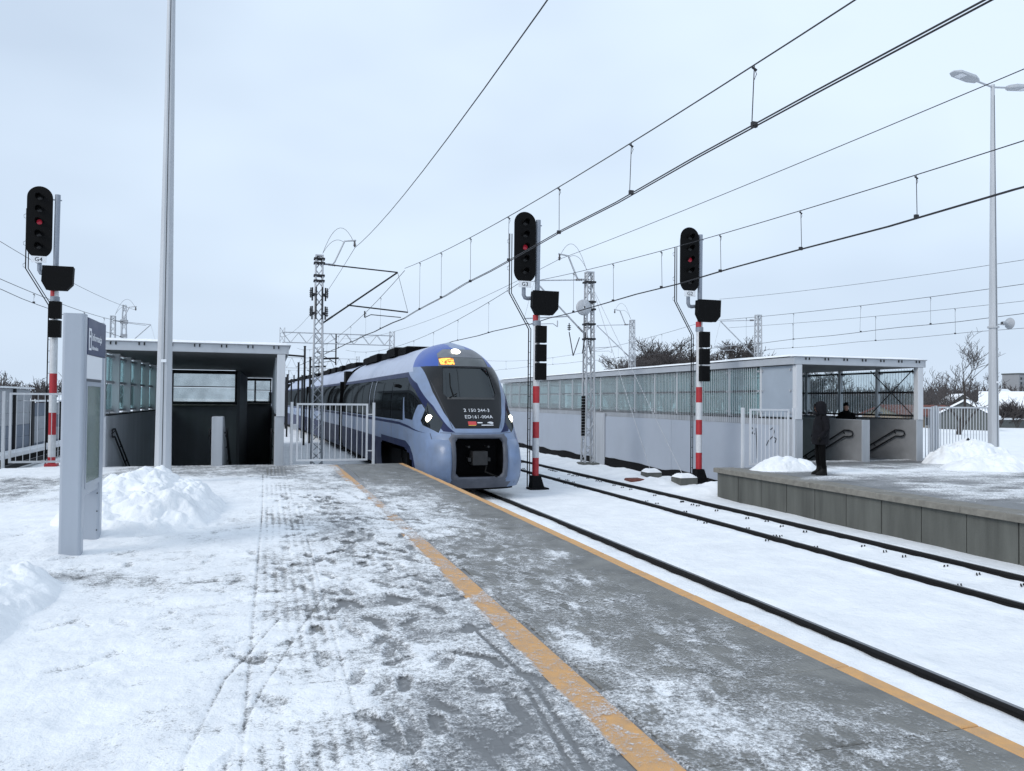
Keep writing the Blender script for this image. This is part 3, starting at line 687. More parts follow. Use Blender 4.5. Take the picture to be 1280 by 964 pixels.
# ================================================================== SIGNALS
def signal(name, loc, label, plate, nbox, group, black_base=True):
    x, y, zb = loc; root = thing(name, loc, label, 'signal', group); q = lambda z: zb+z
    po = MB(); po.tube((x,y,q(5.1)), (x+.02,y,q(7.98)), .075, n=14); po.tube((x-.10,y-.02,q(7.82)), (x+.13,y,q(7.82)), .018); po.build('upper_pole', M['sig_grey'], root)
    zz = [.36,.9,1.48,1.96,2.52,3.02,3.26,5.12]; cols = ['sig_red','sig_white','sig_red','sig_white','sig_red','sig_white','sig_white']
    if not black_base: zz = [.0,.25,.9,1.55,2.1,2.7,3.3,5.12]
    for a, b_, c in zip(zz[:-1], zz[1:], cols): MB().tube((x,y,q(a)), (x,y,q(b_)), .10, n=16).build('pole_band', M[c], root)
    MB().tube((x-.02,y,q(4.97)), (x-.02,y,q(5.14)), .103, n=16).build('pole_band', M['sig_red'], root)
    MB().tube((x,y,q(4.83)), (x,y,q(4.96)), .125, n=16).build('clamp', M['sig_grey'], root)
    if black_base:
        f = MB(); f.add([(x-.13,y-.13,q(.37)),(x+.13,y-.13,q(.37)),(x+.13,y+.13,q(.37)),(x-.13,y+.13,q(.37)),(x-.17,y-.17,q(0)),(x+.24,y-.17,q(0)),(x+.24,y+.17,q(0)),(x-.17,y+.17,q(0))], [(0,1,2,3),(4,7,6,5),(0,4,5,1),(1,5,6,2),(2,6,7,3),(3,7,4,0)])
        f.box(x-.22, x+.36, y-.22, y+.22, q(-.05), q(.012)); f.build('foot', M['black'], root, .01)
    else: MB().box(x-.16, x+.16, y-.16, y+.16, q(-.1), q(.06)).build('foot', M['sig_red'], root, .01)
    # oval target board with five lamps
    hx, hz, hr, hh = x-.42, q(7.12), .335, .72
    pl_ = [(hx+hr*math.cos(a), hz+hh+hr*math.sin(a)) for a in np.linspace(0, math.pi, 17)]+[(hx+hr*math.cos(a), hz-hh+hr*math.sin(a)) for a in np.linspace(math.pi, 2*math.pi, 17)]
    hd = MB().prism(pl_, 'y', y-.10, y-.06).build('signal_head', M['black_box'], root, .008)
    MB().prism([(hx+(u-hx)*.72, hz+(v-hz)*.9) for u,v in pl_], 'y', y-.058, y+.12).build('lamp_housing', M['black_box'], hd)
    for i, dz in enumerate((.72,.36,0,-.36,-.72)):
        lz = hz+dz; MB().lathe((hx,y-.10,lz), [(.001,-.018),(.06,-.014),(.075,0)], 18, 'y').build('red_lens' if i == 2 else 'lens', M['red_lens' if i == 2 else 'dark_lens'], hd)
        v = MB(); N_ = 13   # hood: half tube that tapers to a point in front
        vs = []
        for k in range(N_):
            a = math.pi*(-.08+1.16*k/(N_-1)); ln = .10+.16*max(0, math.sin(a))
            for dy, rr in ((-.10, .105), (-.10-ln, .098)): vs.append((hx+rr*math.cos(a), y+dy, lz+rr*math.sin(a)))
        v.add(vs, [(2*k, 2*k+1, 2*k+3, 2*k+2) for k in range(N_-1)], True)
        ob = v.build('lamp_hood', M['black_box'], hd); md = ob.modifiers.new('s', 'SOLIDIFY'); md.thickness = .004
    pb = MB().box(hx-.20, hx+.20, y-.115, y-.103, q(5.93), q(6.12)).build('number_plate', M['print_white'], root)
    text_mesh('lettering', plate, .17, M['black'], pb, (hx, y-.118, q(6.02)), (1,0,0), (0,0,1))
    e = MB(); e.path([(hx,y,q(6.05)), (hx,y,q(5.72)), (hx+.04,y,q(5.64)), (hx+.12,y,q(5.62)), (x,y,q(5.66))], .06, 10); e.build('bracket', M['sig_grey'], root)
    # large box with a sloping hood
    bx_, bz = x+.14, q(5.48)
    pr = [(bx_-.38,bz+.33),(bx_-.40,bz-.12),(bx_-.27,bz-.36),(bx_+.22,bz-.36),(bx_+.38,bz-.18),(bx_+.40,bz+.33)]
    bb = MB().prism(pr, 'y', y-.32, y-.13).build('indicator_box', M['black_box'], root, .012)
    MB().prism([(bx_+(u-bx_)*1.03, bz+(v-bz)*1.03) for u,v in pr], 'y', y-.40, y-.325).build('hood', M['black_box'], bb)
    MB().tube((x,y-.14,bz), (x,y,bz), .06).build('mount', M['sig_grey'], bb)
    for i in range(nbox):
        MB().box(x-.09, x+.22, y-.30, y-.11, q(4.80)-i*.55-.50, q(4.80)-i*.55).build('relay_box', M['black_box'], root, .01)
    # twin cable pipes / ladder stiles with a kink
    for dx in (0, .07):
        MB().path([(hx-.40+dx, y+.16, q(7.55)), (hx-.40+dx, y+.16, q(5.78)), (x-.20+dx, y+.16, q(4.72)), (x-.20+dx, y+.16, q(.02))], .014 if dx else .017, 6, False).build('ladder_stile', M['black'], root)
    rg = MB()
    for z in np.arange(.4, 4.5, .33): rg.tube((x-.20, y+.16, q(z)), (x-.13, y+.16, q(z)), .007, n=5, cap=False)
    for z in (7.4, 6.6, 5.95): rg.path([(hx-.40,y+.16,q(z)),(hx-.47,y+.16,q(z-.05)),(hx-.46,y+.16,q(z-.13)),(hx-.40,y+.16,q(z-.15))], .006, 5)
    struct(rg.build('rungs', M['black'], root), 'stuff')
    return root
GS = 'colour light signals'
signal('railway_signal', (7.59, 21.81, -.80), 'red lit railway signal on red and white pole standing between the two tracks', 'G3', 3, GS)
signal('railway_signal', (13.32, 22.2, -.74), 'red lit railway signal on red and white pole at the corner of the far platform', 'G2', 3, GS)
signal('railway_signal', (-6.05, 25.8, -.25), 'red lit railway signal at far left behind the bar fence', 'G4', 2, GS, False)
st_ = MB().box(-6.3, -4.25, 21.77, 40, -1.3, -.27).build('platform_ramp', M['snow']); struct(st_)

# ================================================================== LAMP POSTS
def lamp_post(loc, label, yaw, speaker=False):
    x, y, z = loc; H = 12.25; root = thing('lamp_post', loc, label, 'lamp post', 'tall double arm lamp posts')
    p = MB(); p.tube((x,y,z-.05), (x,y,z+H), .172, .062, 8, smooth=False); p.build('pole', M['lamp_paint'], root)
    s = MB(); s.bar((x-.0,y-.160,z+.1),(x,y-.061,z+H-.3), .012, .006); s.build('weld_seam', M['steel_dark'], root)
    MB().box(x-.2, x+.2, y-.2, y+.2, z-.03, z+.02).build('base_plate', M['galv'], root)
    MB().box(x-.05, x+.05, y-.176, y-.15, z+2.5, z+2.56).build('tag_plate', M['print_white'], root)
    MB().tube((x,y,z+H-.02), (x,y,z+H+.06), .066, n=10).build('cap', M['lamp_paint'], root)
    for k, s_ in enumerate((-1, 1)):
        d = Vector((math.cos(yaw)*s_, math.sin(yaw)*s_, .13)); n_ = Vector((-d.y, d.x, 0)).normalized(); c = Vector((x,y,z+H-.02))
        MB().tube(c, c+d*.75, .03, n=8).build('arm', M['lamp_paint'], root)
        a = c+d*.70; uu = d.normalized(); ww = n_.cross(uu) if n_.cross(uu).z > 0 else uu.cross(n_)
        def pt(l, q_, h_): return a+uu*l+n_*q_+ww*h_
        hb = MB(); vs = [pt(*t) for t in ((0,-.10,-.03),(0,.10,-.03),(.25,.20,-.03),(.9,.20,-.03),(1.12,.09,-.03),(1.12,-.09,-.03),(.9,-.20,-.03),(.25,-.20,-.03))]
        vs += [pt(*t) for t in ((0,-.07,.07),(0,.07,.07),(.25,.16,.08),(.9,.16,.06),(1.10,.06,.02),(1.10,-.06,.02),(.9,-.16,.06),(.25,-.16,.08))]
        hb.add(vs, [tuple(range(8))[::-1], tuple(range(8,16))]+[(i,(i+1)%8,8+(i+1)%8,8+i) for i in range(8)])
        hd = hb.build('lamp_head', M['lamp_paint'], root)
        lp = MB(); lp.add([pt(*t) for t in ((.62,-.15,-.034),(.62,.15,-.034),(.86,.15,-.034),(.86,-.15,-.034))], [(0,1,2,3)]); lp.build('lamp_glass', M['print_white'], hd, fix=False)
    if speaker:
        c = (x, y-.05, z+4.42); b = MB(); b.tube(c, (x+.32,y-.12,z+4.42), .02); b.tube((x,y,z+4.30),(x,y,z+4.36), .17, n=12); b.build('speaker_bracket', M['galv'], root)
        h_ = MB(); h_.lathe((x+.30,y-.14,z+4.46), [(.05,-.10),(.07,-.02),(.05,.0),(.07,.08),(.12,.17),(.185,.23),(.19,.235),(.17,.225),(.10,.15),(.03,.05)], 20, 'x'); h_.build('loudspeaker', M['speaker'], root)
    return root
lamp_post((-2.06, 17.45, 0), 'tall pale grey lamp post rising from the snow heap before the near shelter', R(8))
lamp_post((22.55, 19.45, 0), 'tall lamp post with two lamp heads and a loudspeaker on the far platform', R(3), True)

# ================================================================== INFORMATION TOTEM
tx0, tx1, ty0, ty1 = -2.175, -1.955, 9.60, 10.78
tt = thing('information_totem', ((tx0+tx1)/2, (ty0+ty1)/2, 0), 'grey information totem with blue sign and framed timetable on the near platform', 'totem')
def rp(x0, x1, y0, y1, r):   # rounded plan
    pts = []
    for cx_, cy_, a0 in ((x1-r,y0+r,-90),(x1-r,y1-r,0),(x0+r,y1-r,90),(x0+r,y0+r,180)):
        pts += [(cx_+r*math.cos(R(a0+k*30)), cy_+r*math.sin(R(a0+k*30))) for k in range(4)]
    return pts
MB().prism(rp(tx0,tx1,ty0,ty0+.17,.03), 'z', -.01, 2.70).build('pillar', M['totem'], tt)
MB().prism(rp(tx0+.003,tx1-.003,ty1-.17,ty1,.03), 'z', -.01, 2.69).build('pillar', M['totem'], tt)
pn = MB().box(tx0+.02, tx1-.022, ty0+.172, ty1-.172, .66, 2.685).build('panel', M['totem'], tt)
sg = MB().box(tx1-.020, tx1+.002, ty0+.175, ty1-.02, 2.26, 2.675).build('blue_sign', M['sign_blue'], tt)
hdp = MB().box(tx1-.020, tx1-.004, ty0+.178, ty1-.175, 1.985, 2.255).build('header_plate', M['print_white'], tt)
MB().box(tx1-.02, tx1-.012, ty0+.178, ty1-.175, 1.955, 1.982).build('shadow_gap', M['totem_dark'], tt)
cs = MB(); cs.box(tx1-.02, tx1-.002, ty0+.19, ty1-.19, 1.90, 1.95); cs.box(tx1-.02, tx1-.002, ty0+.19, ty1-.19, .74, .80); cs.box(tx1-.02, tx1-.002, ty0+.19, ty0+.235, .80, 1.90); cs.box(tx1-.02, tx1-.002, ty1-.235, ty1-.19, .80, 1.90)
cs = cs.build('case_frame', M['totem'], tt)
MB().box(tx1-.02, tx1-.014, ty0+.236, ty1-.236, .801, 1.899).build('timetable', M['poster'], cs)
gm = mat('case_glass', (.03,.035,.035), .08, 0, 0); gg = glass_mat('case_pane', (.75,.8,.78), .35, .05)
MB().box(tx1-.010, tx1-.006, ty0+.236, ty1-.236, .801, 1.899).build('case_pane', gg, cs)
ib = MB().box(tx1+.0025, tx1+.0045, ty0+.215, ty0+.345, 2.31, 2.56).build('info_pictogram', M['print_white'], sg)
MB().box(tx1+.0048, tx1+.0065, ty0+.255, ty0+.305, 2.335, 2.455).build('letter_stem', M['sign_blue'], ib); MB().box(tx1+.0048, tx1+.0065, ty0+.255, ty0+.305, 2.48, 2.53).build('letter_dot', M['sign_blue'], ib)
text_mesh('lettering', 'Informacja', .125, M['print_white'], sg, (tx1+.003, ty0+.385, 2.465), (0,1,0), (0,0,1), 'LEFT')
text_mesh('lettering', 'Information', .07, M['print_white'], sg, (tx1+.003, ty0+.385, 2.345), (0,1,0), (0,0,1), 'LEFT')
bl = MB()
for z in (.15, .38, .6):
    for xx in (tx0+.03, tx1-.03): bl.tube((xx, ty1-.172, z), (xx, ty1-.166-.012, z), .008, n=8)
struct(bl.build('rivets', M['black'], tt), 'stuff')
# ================================================================== TRAIN
def tabv(z, tab): 
    zz = np.linspace(tab[0][0], tab[-1][0], 400); v = np.interp(zz, [t[0] for t in tab], [t[1] for t in tab])
    k = np.hanning(41); k /= k.sum(); v = np.convolve(np.pad(v, 20, mode='reflect', reflect_type='odd'), k, 'valid'); return np.interp(z, zz, v)
WF = [(.25,.30),(.45,.12),(.9,.0),(1.3,.02),(1.5,.10),(1.9,.38),(2.4,.80),(2.9,1.20),(3.4,1.55),(3.75,1.90),(4.05,2.4),(4.28,3.5)]
DD = [(.25,1.1),(.9,1.35),(1.4,1.75),(2.0,2.1),(2.8,2.0),(3.4,1.9),(3.9,1.8),(4.28,1.5)]
def half_w(z):
    a = np.clip((z-2.0)/2.285, 0, 1); b = np.clip((.75-z)/.75, 0, 1); return 1.42*(1-a**2.9)**.60*(1-.10*b**2)
def car_levels(): return np.minimum(np.concatenate([np.linspace(.25, 3.4, 56), 3.4+.88*np.sin(np.linspace(0, np.pi/2, 26))[1:]]), 4.279)
def cut(bm, a, b, axis):
    """slice along the line a-b (in the side or front elevation)"""
    dx, dz = b[0]-a[0], b[1]-a[1]
    if axis == 'front': co, no = (a[0], 0, a[1]), (dz, 0, -dx)
    else: co, no = (0, a[0], a[1]), (0, dz, -dx)
    bmesh.ops.bisect_plane(bm, geom=bm.verts[:]+bm.edges[:]+bm.faces[:], plane_co=co, plane_no=no, dist=1e-5)
def inside(poly, x, y):
    c = False; n = len(poly)
    for i in range(n):
        x1, y1 = poly[i]; x2, y2 = poly[(i+1)%n]
        if (y1 > y) != (y2 > y) and x < (x2-x1)*(y-y1)/(y2-y1)+x1: c = not c
    return c
def split_skin(bm, regions):
    """regions: (key, axis, side, polygon). Cuts the skin along every outline and returns key -> list of faces"""
    for key, axis, side, poly in regions:
        fs = []
        n = len(poly)
        for i in range(n): # only slice near the region
            xs_ = [p[0] for p in poly]; zs_ = [p[1] for p in poly]; m = .25
            sel = []
            for f in bm.faces:
                c = f.calc_center_median(); h = c.x if axis == 'front' else c.y
                if min(xs_)-m < h < max(xs_)+m and min(zs_)-m < c.z < max(zs_)+m and (axis != 'front' or c.y < 3.4): sel.append(f)
            es = set(e for f in sel for e in f.edges); vs = set(v for f in sel for v in f.verts)
            a, b = poly[i], poly[(i+1)%n]; dx, dz = b[0]-a[0], b[1]-a[1]
            if abs(dx)+abs(dz) < 1e-6: continue
            co, no = ((a[0],0,a[1]),(dz,0,-dx)) if axis == 'front' else ((0,a[0],a[1]),(0,dz,-dx))
            bmesh.ops.bisect_plane(bm, geom=list(vs)+list(es)+sel, plane_co=co, plane_no=no, dist=1e-5)
    out = {}
    for f in bm.faces:
        c = f.calc_center_median(); k = 'body'
        for key, axis, side, poly in regions:
            if axis == 'front':
                if c.y < 3.4 and (side == 0 or side*c.x > 0) and inside(poly, c.x, c.z): k = key
            elif side*c.x > .2 and inside(poly, c.y, c.z): k = key
        out.setdefault(k, []).append(f)
    return out
def skin_part(faces, name, m, parent, off=0.):
    vm = {}; vs = []; fs = []
    for f in faces:
        idx = []
        for v in f.verts:
            if v.index not in vm: vm[v.index] = len(vs); vs.append(v.co+v.normal*off)
            idx.append(vm[v.index])
        fs.append(idx)
    me = bpy.data.meshes.new(name); me.from_pydata(vs, [], fs); me.materials.append(m); me.shade_smooth()
    o = bpy.data.objects.new(name, me); COL.objects.link(o); o.parent = parent; return o
M['tr_light'] = mat('train_light_blue', (.175,.245,.40), .38, 0, .14, 2.2, coat=.15, dirt=(.155,.20,.29))
M['tr_roofpale'] = mat('train_pale_roof', (.40,.45,.58), .45, 0, .1, 2.5, coat=.1)
M['tr_blue'] = mat('train_blue', (.025,.075,.34), .38, 0, .08, 2, coat=.1)
M['tr_navy'] = mat('train_navy', (.004,.011,.06), .5, 0, .1, 2, spec=.25)
M['tr_black'] = mat('train_black_mask', (.007,.008,.010), .3, 0, .1, 2, spec=.3)
M['tr_glass'] = mat('train_glass', (.006,.007,.008), .12, 0, 0, spec=.22)
def dark_glass(name, refl, rough):
    m = bpy.data.materials.new(name); m.use_nodes = True; t = m.node_tree; t.nodes.clear(); l = t.links.new
    d = t.nodes.new('ShaderNodeBsdfDiffuse'); d.inputs[0].default_value = (.006,.007,.008,1); g_ = t.nodes.new('ShaderNodeBsdfGlossy'); g_.inputs['Roughness'].default_value = rough; g_.inputs[0].default_value = (.85,.92,.95,1)
    x = t.nodes.new('ShaderNodeMixShader'); x.inputs[0].default_value = refl; l(d.outputs[0], x.inputs[1]); l(g_.outputs[0], x.inputs[2])
    o = t.nodes.new('ShaderNodeOutputMaterial'); l(x.outputs[0], o.inputs[0]); return m
M['tr_glass'] = dark_glass('train_tinted_glass', .085, .05); M['tr_screen'] = dark_glass('windscreen_glass', .075, .04)
M['tr_grey'] = mat('train_grey_trim', (.15,.16,.18), .4, 0, .15, 4)
M['tr_under'] = mat('train_underframe', (.004,.004,.005), .85, 0, .3, 5, spec=.1)
M['tr_sill'] = mat('sill_trim', (.045,.047,.05), .5, 0, .2, 6)
M['tr_coup'] = mat('coupler_steel', (.022,.022,.024), .6, .2, .3, 6)
M['tr_lip'] = mat('bumper_grey', (.095,.105,.135), .5, 0, .2, 3)
M['head_lit'] = mat('headlamp_lit', (1,1,1), .3, 0, 0, emit=((1,.93,.68), 6.0))
M['led_orange'] = mat('orange_led', (.2,.06,.01), .4, 0, 0, emit=((1,.36,.06), 1.6))
M['led_board'] = mat('led_board', (.10,.11,.115), .3, 0, .1, 4)
tn = M['led_orange'].node_tree   # dots of the display
_b = tn.nodes['Principled BSDF']; _tc = tn.nodes.new('ShaderNodeTexCoord'); _v = tn.nodes.new('ShaderNodeTexNoise'); _v.inputs['Scale'].default_value = 13; tn.links.new(_tc.outputs['Object'], _v.inputs['Vector'])
_r = tn.nodes.new('ShaderNodeMapRange'); _r.inputs[1].default_value = .40; _r.inputs[2].default_value = .58; _r.inputs[3].default_value = .3; _r.inputs[4].default_value = 2.6
tn.links.new(_v.outputs['Fac'], _r.inputs[0]); tn.links.new(_r.outputs[0], _b.inputs['Emission Strength'])

N0, XC0 = 19.35, 5.26
def on_curve(w):   # a point w metres behind the nose, on the track
    y = N0+w; return Vector((XC0+CX(y)-CX(N0), y, RAIL_Z))
train = thing('passenger_train', (XC0, N0, RAIL_Z), 'blue electric passenger train with lit headlights arriving beside the near platform', 'train')
def place(o, w0, w1):
    a, b = on_curve(w0), on_curve(w1); d = b-a; o.location = a-Vector(train.location); o.rotation_euler = (0, 0, math.atan2(-d.x, d.y))
def nose_car(L_):
    zs = car_levels(); th = np.linspace(-np.pi/2, np.pi/2, 65); NE = 2.5
    side = np.concatenate([np.linspace(0, 6, 24)[1:], np.linspace(6, L_-3.5, 20)[1:]])
    rows = []
    for z in zs:
        h = half_w(z); u = h*np.sign(np.sin(th))*np.abs(np.sin(th))**(2/NE); ww = tabv(z, WF)+tabv(z, DD)*(1-np.abs(np.cos(th))**(2/NE))
        we = ww[0]+side*(L_-ww[0])/side[-1] if True else 0
        U = np.concatenate([np.full(len(side), u[0]), u, np.full(len(side), u[-1])]); W_ = np.concatenate([we[::-1], ww, we]); rows.append(np.stack([U, W_, np.full(len(U), z)], -1))
    P = np.array(rows); n, k = P.shape[:2]
    bm = bmesh.new(); vs = [bm.verts.new(p) for p in P.reshape(-1,3)]
    for j in range(n-1):
        for i in range(k-1): bm.faces.new((vs[j*k+i], vs[j*k+i+1], vs[(j+1)*k+i+1], vs[(j+1)*k+i]))
    # roof closing strip
    for i in range(k//2): 
        a, b, c, d = vs[(n-1)*k+i], vs[(n-1)*k+i+1], vs[(n-1)*k+k-2-i], vs[(n-1)*k+k-1-i]
        try: bm.faces.new((a, b, c, d) if i < k//2-1 or k % 2 == 0 else (a, b, d))
        except Exception: pass
    bm.normal_update(); return bm
CAR1 = 19.2
car = bpy.data.objects.new('front_car', None); COL.objects.link(car); car.parent = train; place(car, 0, 12)
bm = nose_car(CAR1)
# grey/black front mask etc. in the front elevation (u, z), the rest in side elevation (w, z)
REG = []
def sym(key, poly):
    REG.append((key, 'front', 0, poly))
REG.append(('mask', 'front', 0, [(-.60,1.80),(.60,1.80),(.80,2.2),(.97,2.75),(1.08,3.49),(-1.08,3.49),(-.97,2.75),(-.80,2.2)]))
for s in (-1, 1):
    REG.append((('dome', s), 'side', s, [(1.2,3.49),(3.3,3.49),(4.4,4.05),(4.4,4.30),(1.2,4.30)]))
    REG.append((('pale', s), 'side', s, [(3.0,3.36),(CAR1+.1,3.36),(CAR1+.1,4.30),(4.4,4.30),(4.4,4.05),(3.3,3.49)]))
    REG.append((('arch', s), 'side', s, [(CAR1+.1,3.36),(3.6,3.36),(2.25,3.0),(1.2,2.38),(.34,1.70),(.52,1.72),(1.34,2.28),(2.25,2.82),(3.4,3.20),(CAR1+.1,3.24)]))
    REG.append((('band', s), 'side', s, [(CAR1+.1,1.92),(CAR1+.1,3.24),(3.4,3.20),(2.25,2.82),(1.34,2.28),(1.25,2.18),(1.62,2.42),(1.80,2.40),(2.05,1.98),(3.10,2.00),(3.30,2.62),(3.42,2.60),(3.40,1.94)]))
    REG.append((('lowline', s), 'side', s, [(CAR1+.1,1.80),(CAR1+.1,1.90),(4.0,1.88),(2.4,1.80),(1.0,1.66),(2.4,1.74),(4.0,1.80)]))
    REG.append((('wheelarch', s), 'side', s, [(7.3,.2),(7.3,1.36),(3.0,1.36),(2.3,1.24),(1.85,1.0),(1.55,.70),(1.42,.2)]))
    REG.append((('skirt', s), 'side', s, [(CAR1+.1,.2),(CAR1+.1,1.25),(7.3,1.25),(7.3,.2)]))
    REG.append((('headlight', s), 'front', s, [(s*1.12,2.47),(s*1.30,1.98),(s*1.28,1.86),(s*1.0,1.68),(s*.86,1.94)]))
for key_shape in ([(-.68,1.48),(-.60,1.58),(.60,1.58),(.68,1.48),(.68,.62),(.58,.52),(-.58,.52),(-.68,.62)],): REG.append(('opening', 'front', 0, key_shape))
REG.append(('topmask', 'front', 0, [(-.72,3.49),(.72,3.49),(.64,3.86),(.45,4.0),(-.45,4.0),(-.64,3.86)]))
REG.append(('lip', 'front', 0, [(-.80,.2),(.80,.2),(.95,.47),(-.95,.47)]))
REG.append(('screen', 'front', 0, [(-.64,3.44),(.64,3.44),(.74,2.72),(.66,2.62),(-.66,2.62),(-.74,2.72)]))
REG.append(('board', 'front', 0, [(-.70,3.50),(.70,3.50),(.66,3.74),(-.66,3.74)]))
reg = split_skin(bm, REG); print('REG', {str(k): len(v) for k, v in reg.items()}); bm.normal_update(); bm.verts.index_update()
body = skin_part(reg['body'], 'body', M['tr_light'], car)
skin_part(reg['lip'], 'lower_lip', M['tr_lip'], car); skin_part(reg['mask'], 'front_mask', M['tr_black'], car, .002); skin_part(reg.get('topmask', []), 'roof_mask', M['tr_grey'], car, .002)
skin_part(reg['screen'], 'windscreen', M['tr_screen'], car, -.012); bd = skin_part(reg['board'], 'destination_board', M['led_board'], car, -.004)
for s in (-1, 1):
    skin_part(reg[('dome', s)], 'roof_dome', M['tr_blue'], car); skin_part(reg[('pale', s)], 'roof_side', M['tr_roofpale'], car)
    skin_part(reg[('arch', s)], 'window_arch_stripe', M['tr_navy'], car, .002); wb = skin_part(reg[('band', s)], 'window_band', M['tr_glass'], car, -.006)
    skin_part(reg[('lowline', s)], 'waist_stripe', M['tr_navy'], car, .002)
    skin_part(reg[('skirt', s)], 'side_skirt', M['tr_navy'], car, .0)
    # recessed wheel arch with its navy rim
    wa = [f for f in reg[('wheelarch', s)]]
    rim = [f for f in wa if not inside([(7.2,.1),(7.2,1.16),(3.05,1.16),(2.45,1.06),(2.05,.86),(1.75,.6),(1.66,.1)], f.calc_center_median().y, f.calc_center_median().z)]
    skin_part(rim, 'wheel_arch_rim', M['tr_navy'], car, .004)
    hl = skin_part(reg[('headlight', s)], 'headlight', M['tr_glass'], car, .003)
def surf(u, z):   # w of the nose skin at (u,z)
    h = float(half_w(np.array(z))); q = min(.999, abs(u)/h); sn = q**(2.5/2); c = math.sqrt(max(0, 1-sn*sn))
    return float(tabv(z, WF))+float(tabv(z, DD))*(1-c**(2/2.5))
for o in [o for o in car.children if o.name.startswith('headlight')]:
    s = -1 if o.data.vertices[0].co.x < 0 else 1
    for (u, z, r_) in ((1.14, 2.04, .105),):
        w_ = surf(s*u, z); b = MB()
        n_ = Vector((s*.62, -.75, .15)).normalized(); c = Vector((s*u, w_, z))+n_*.012
        t1 = n_.cross(Vector((0,0,1))).normalized(); t2 = n_.cross(t1)
        vs = [c+n_*.03]+[c+(t1*math.cos(2*math.pi*i/20)+t2*math.sin(2*math.pi*i/20))*r_ for i in range(20)]
        b.add(vs, [(0, 1+i, 1+(i+1)%20) for i in range(20)], True)
        lo = bpy.data.meshes.new('lamp'); lo.from_pydata(b.v, [], b.f); lo.materials.append(M['head_lit']); lo.shade_smooth(); l_ = bpy.data.objects.new('lamp', lo); COL.objects.link(l_); l_.parent = o
def local(name, mb, m, parent, bevel=0):
    me = bpy.data.meshes.new(name); me.from_pydata(mb.v, [], mb.f); me.polygons.foreach_set('use_smooth', mb.sm)
    b_ = bmesh.new(); b_.from_mesh(me); bmesh.ops.recalc_face_normals(b_, faces=b_.faces); b_.to_mesh(me); b_.free()
    me.materials.append(m); o = bpy.data.objects.new(name, me); COL.objects.link(o); o.parent = parent
    if bevel: md = o.modifiers.new('b', 'BEVEL'); md.width = bevel; md.segments = 2
    return o
# roof lamp
u, z = -.16, 3.91; w_ = surf(u, z); b = MB(); n_ = Vector((0,-.62,.78)); c = Vector((u, w_, z))+n_*.02; t1 = Vector((1,0,0)); t2 = n_.cross(t1)
b.add([c+n_*.02]+[c+t1*math.cos(2*math.pi*i/20)*.13+t2*math.sin(2*math.pi*i/20)*.12 for i in range(20)], [(0,1+i,1+(i+1)%20) for i in range(20)], True); local('roof_lamp', b, M['head_lit'], car)
# lit part of the destination display
b = MB(); us = np.linspace(-.66, -.30, 10); zz = (3.53, 3.72)
b.add([(u, surf(u, z)-.006, z) for z in zz for u in us], [(i, i+1, 11+i, 10+i) for i in range(9)]); local('display', b, M['led_orange'], bd)
# windscreen wipers, sill strip and the sun visor behind the glass
b = MB(); b.path([(-.50, surf(-.5,2.66)-.05, 2.66), (-.54, surf(-.54,2.95)-.05, 2.95), (-.50, surf(-.5,3.28)-.05, 3.28)], .014, 6); b.path([(-.62, surf(-.62,2.60)-.05, 2.60), (-.40, surf(-.40,2.72)-.05, 2.72)], .014, 6); local('wiper', b, M['rubber'], car)
b = MB(); us = np.linspace(-.66, .66, 18); vs = []
for dz, dw in ((2.56,-.012),(2.62,-.03)): vs += [(u, surf(u,dz)+dw, dz) for u in us]
b.add(vs, [(i,i+1,19+i,18+i) for i in range(17)]); local('windscreen_sill', b, M['tr_sill'], car)
# numbers and logos on the mask
def flat_text(body, size, u, z, m, nm):
    n_ = Vector((0, -(surf(u,z+.1)-surf(u,z-.1)) and -1, 0)); dzw = surf(u, z+.1)-surf(u, z-.1)
    upv = Vector((0, dzw, .2)).normalized()
    o = text_mesh(nm, body, size, m, None, (0,0,0), (1,0,0), upv); me = o.data
    for v in me.vertices:
        uu, zz_ = v.co.x+u, z+v.co.z; v.co = Vector((uu, surf(uu, zz_)-.010, zz_))
    o.parent = car; return o
M['tr_white'] = mat('train_lettering', (.72,.74,.78), .5, 0, 0)
flat_text('2 150 244-3', .150, .06, 2.27, M['tr_white'], 'running_number'); flat_text('ED161-004A', .150, .08, 2.10, M['tr_white'], 'unit_number')
def decal(u0, u1, z0, z1, m, nm, d=.010):
    b = MB(); us = np.linspace(u0, u1, 5); b.add([(u, surf(u,z)-d, z) for z in (z0, z1) for u in us], [(i,i+1,6+i,5+i) for i in range(4)]); return local(nm, b, m, car)
decal(-.25, -.03, 1.895, 1.985, mat('logo_red', (.5,.05,.05), .5, 0, 0), 'red_logo'); decal(-.25, -.05, 1.875, 1.893, mat('logo_yellow', (.55,.35,.06), .5, 0, 0), 'yellow_underline')
decal(.0, .14, 1.94, 1.965, M['tr_white'], 'white_logo_line'); decal(.10, .44, 1.88, 1.90, M['tr_white'], 'white_logo_line')
b = MB(); b.add([(.36+.085*math.cos(a), surf(.36,1.94)-.012, 1.945+.035*math.sin(a)) for a in np.linspace(0, 2*math.pi, 17)[:-1]], [tuple(range(16))]); local('oval_badge', b, M['tr_white'], car)
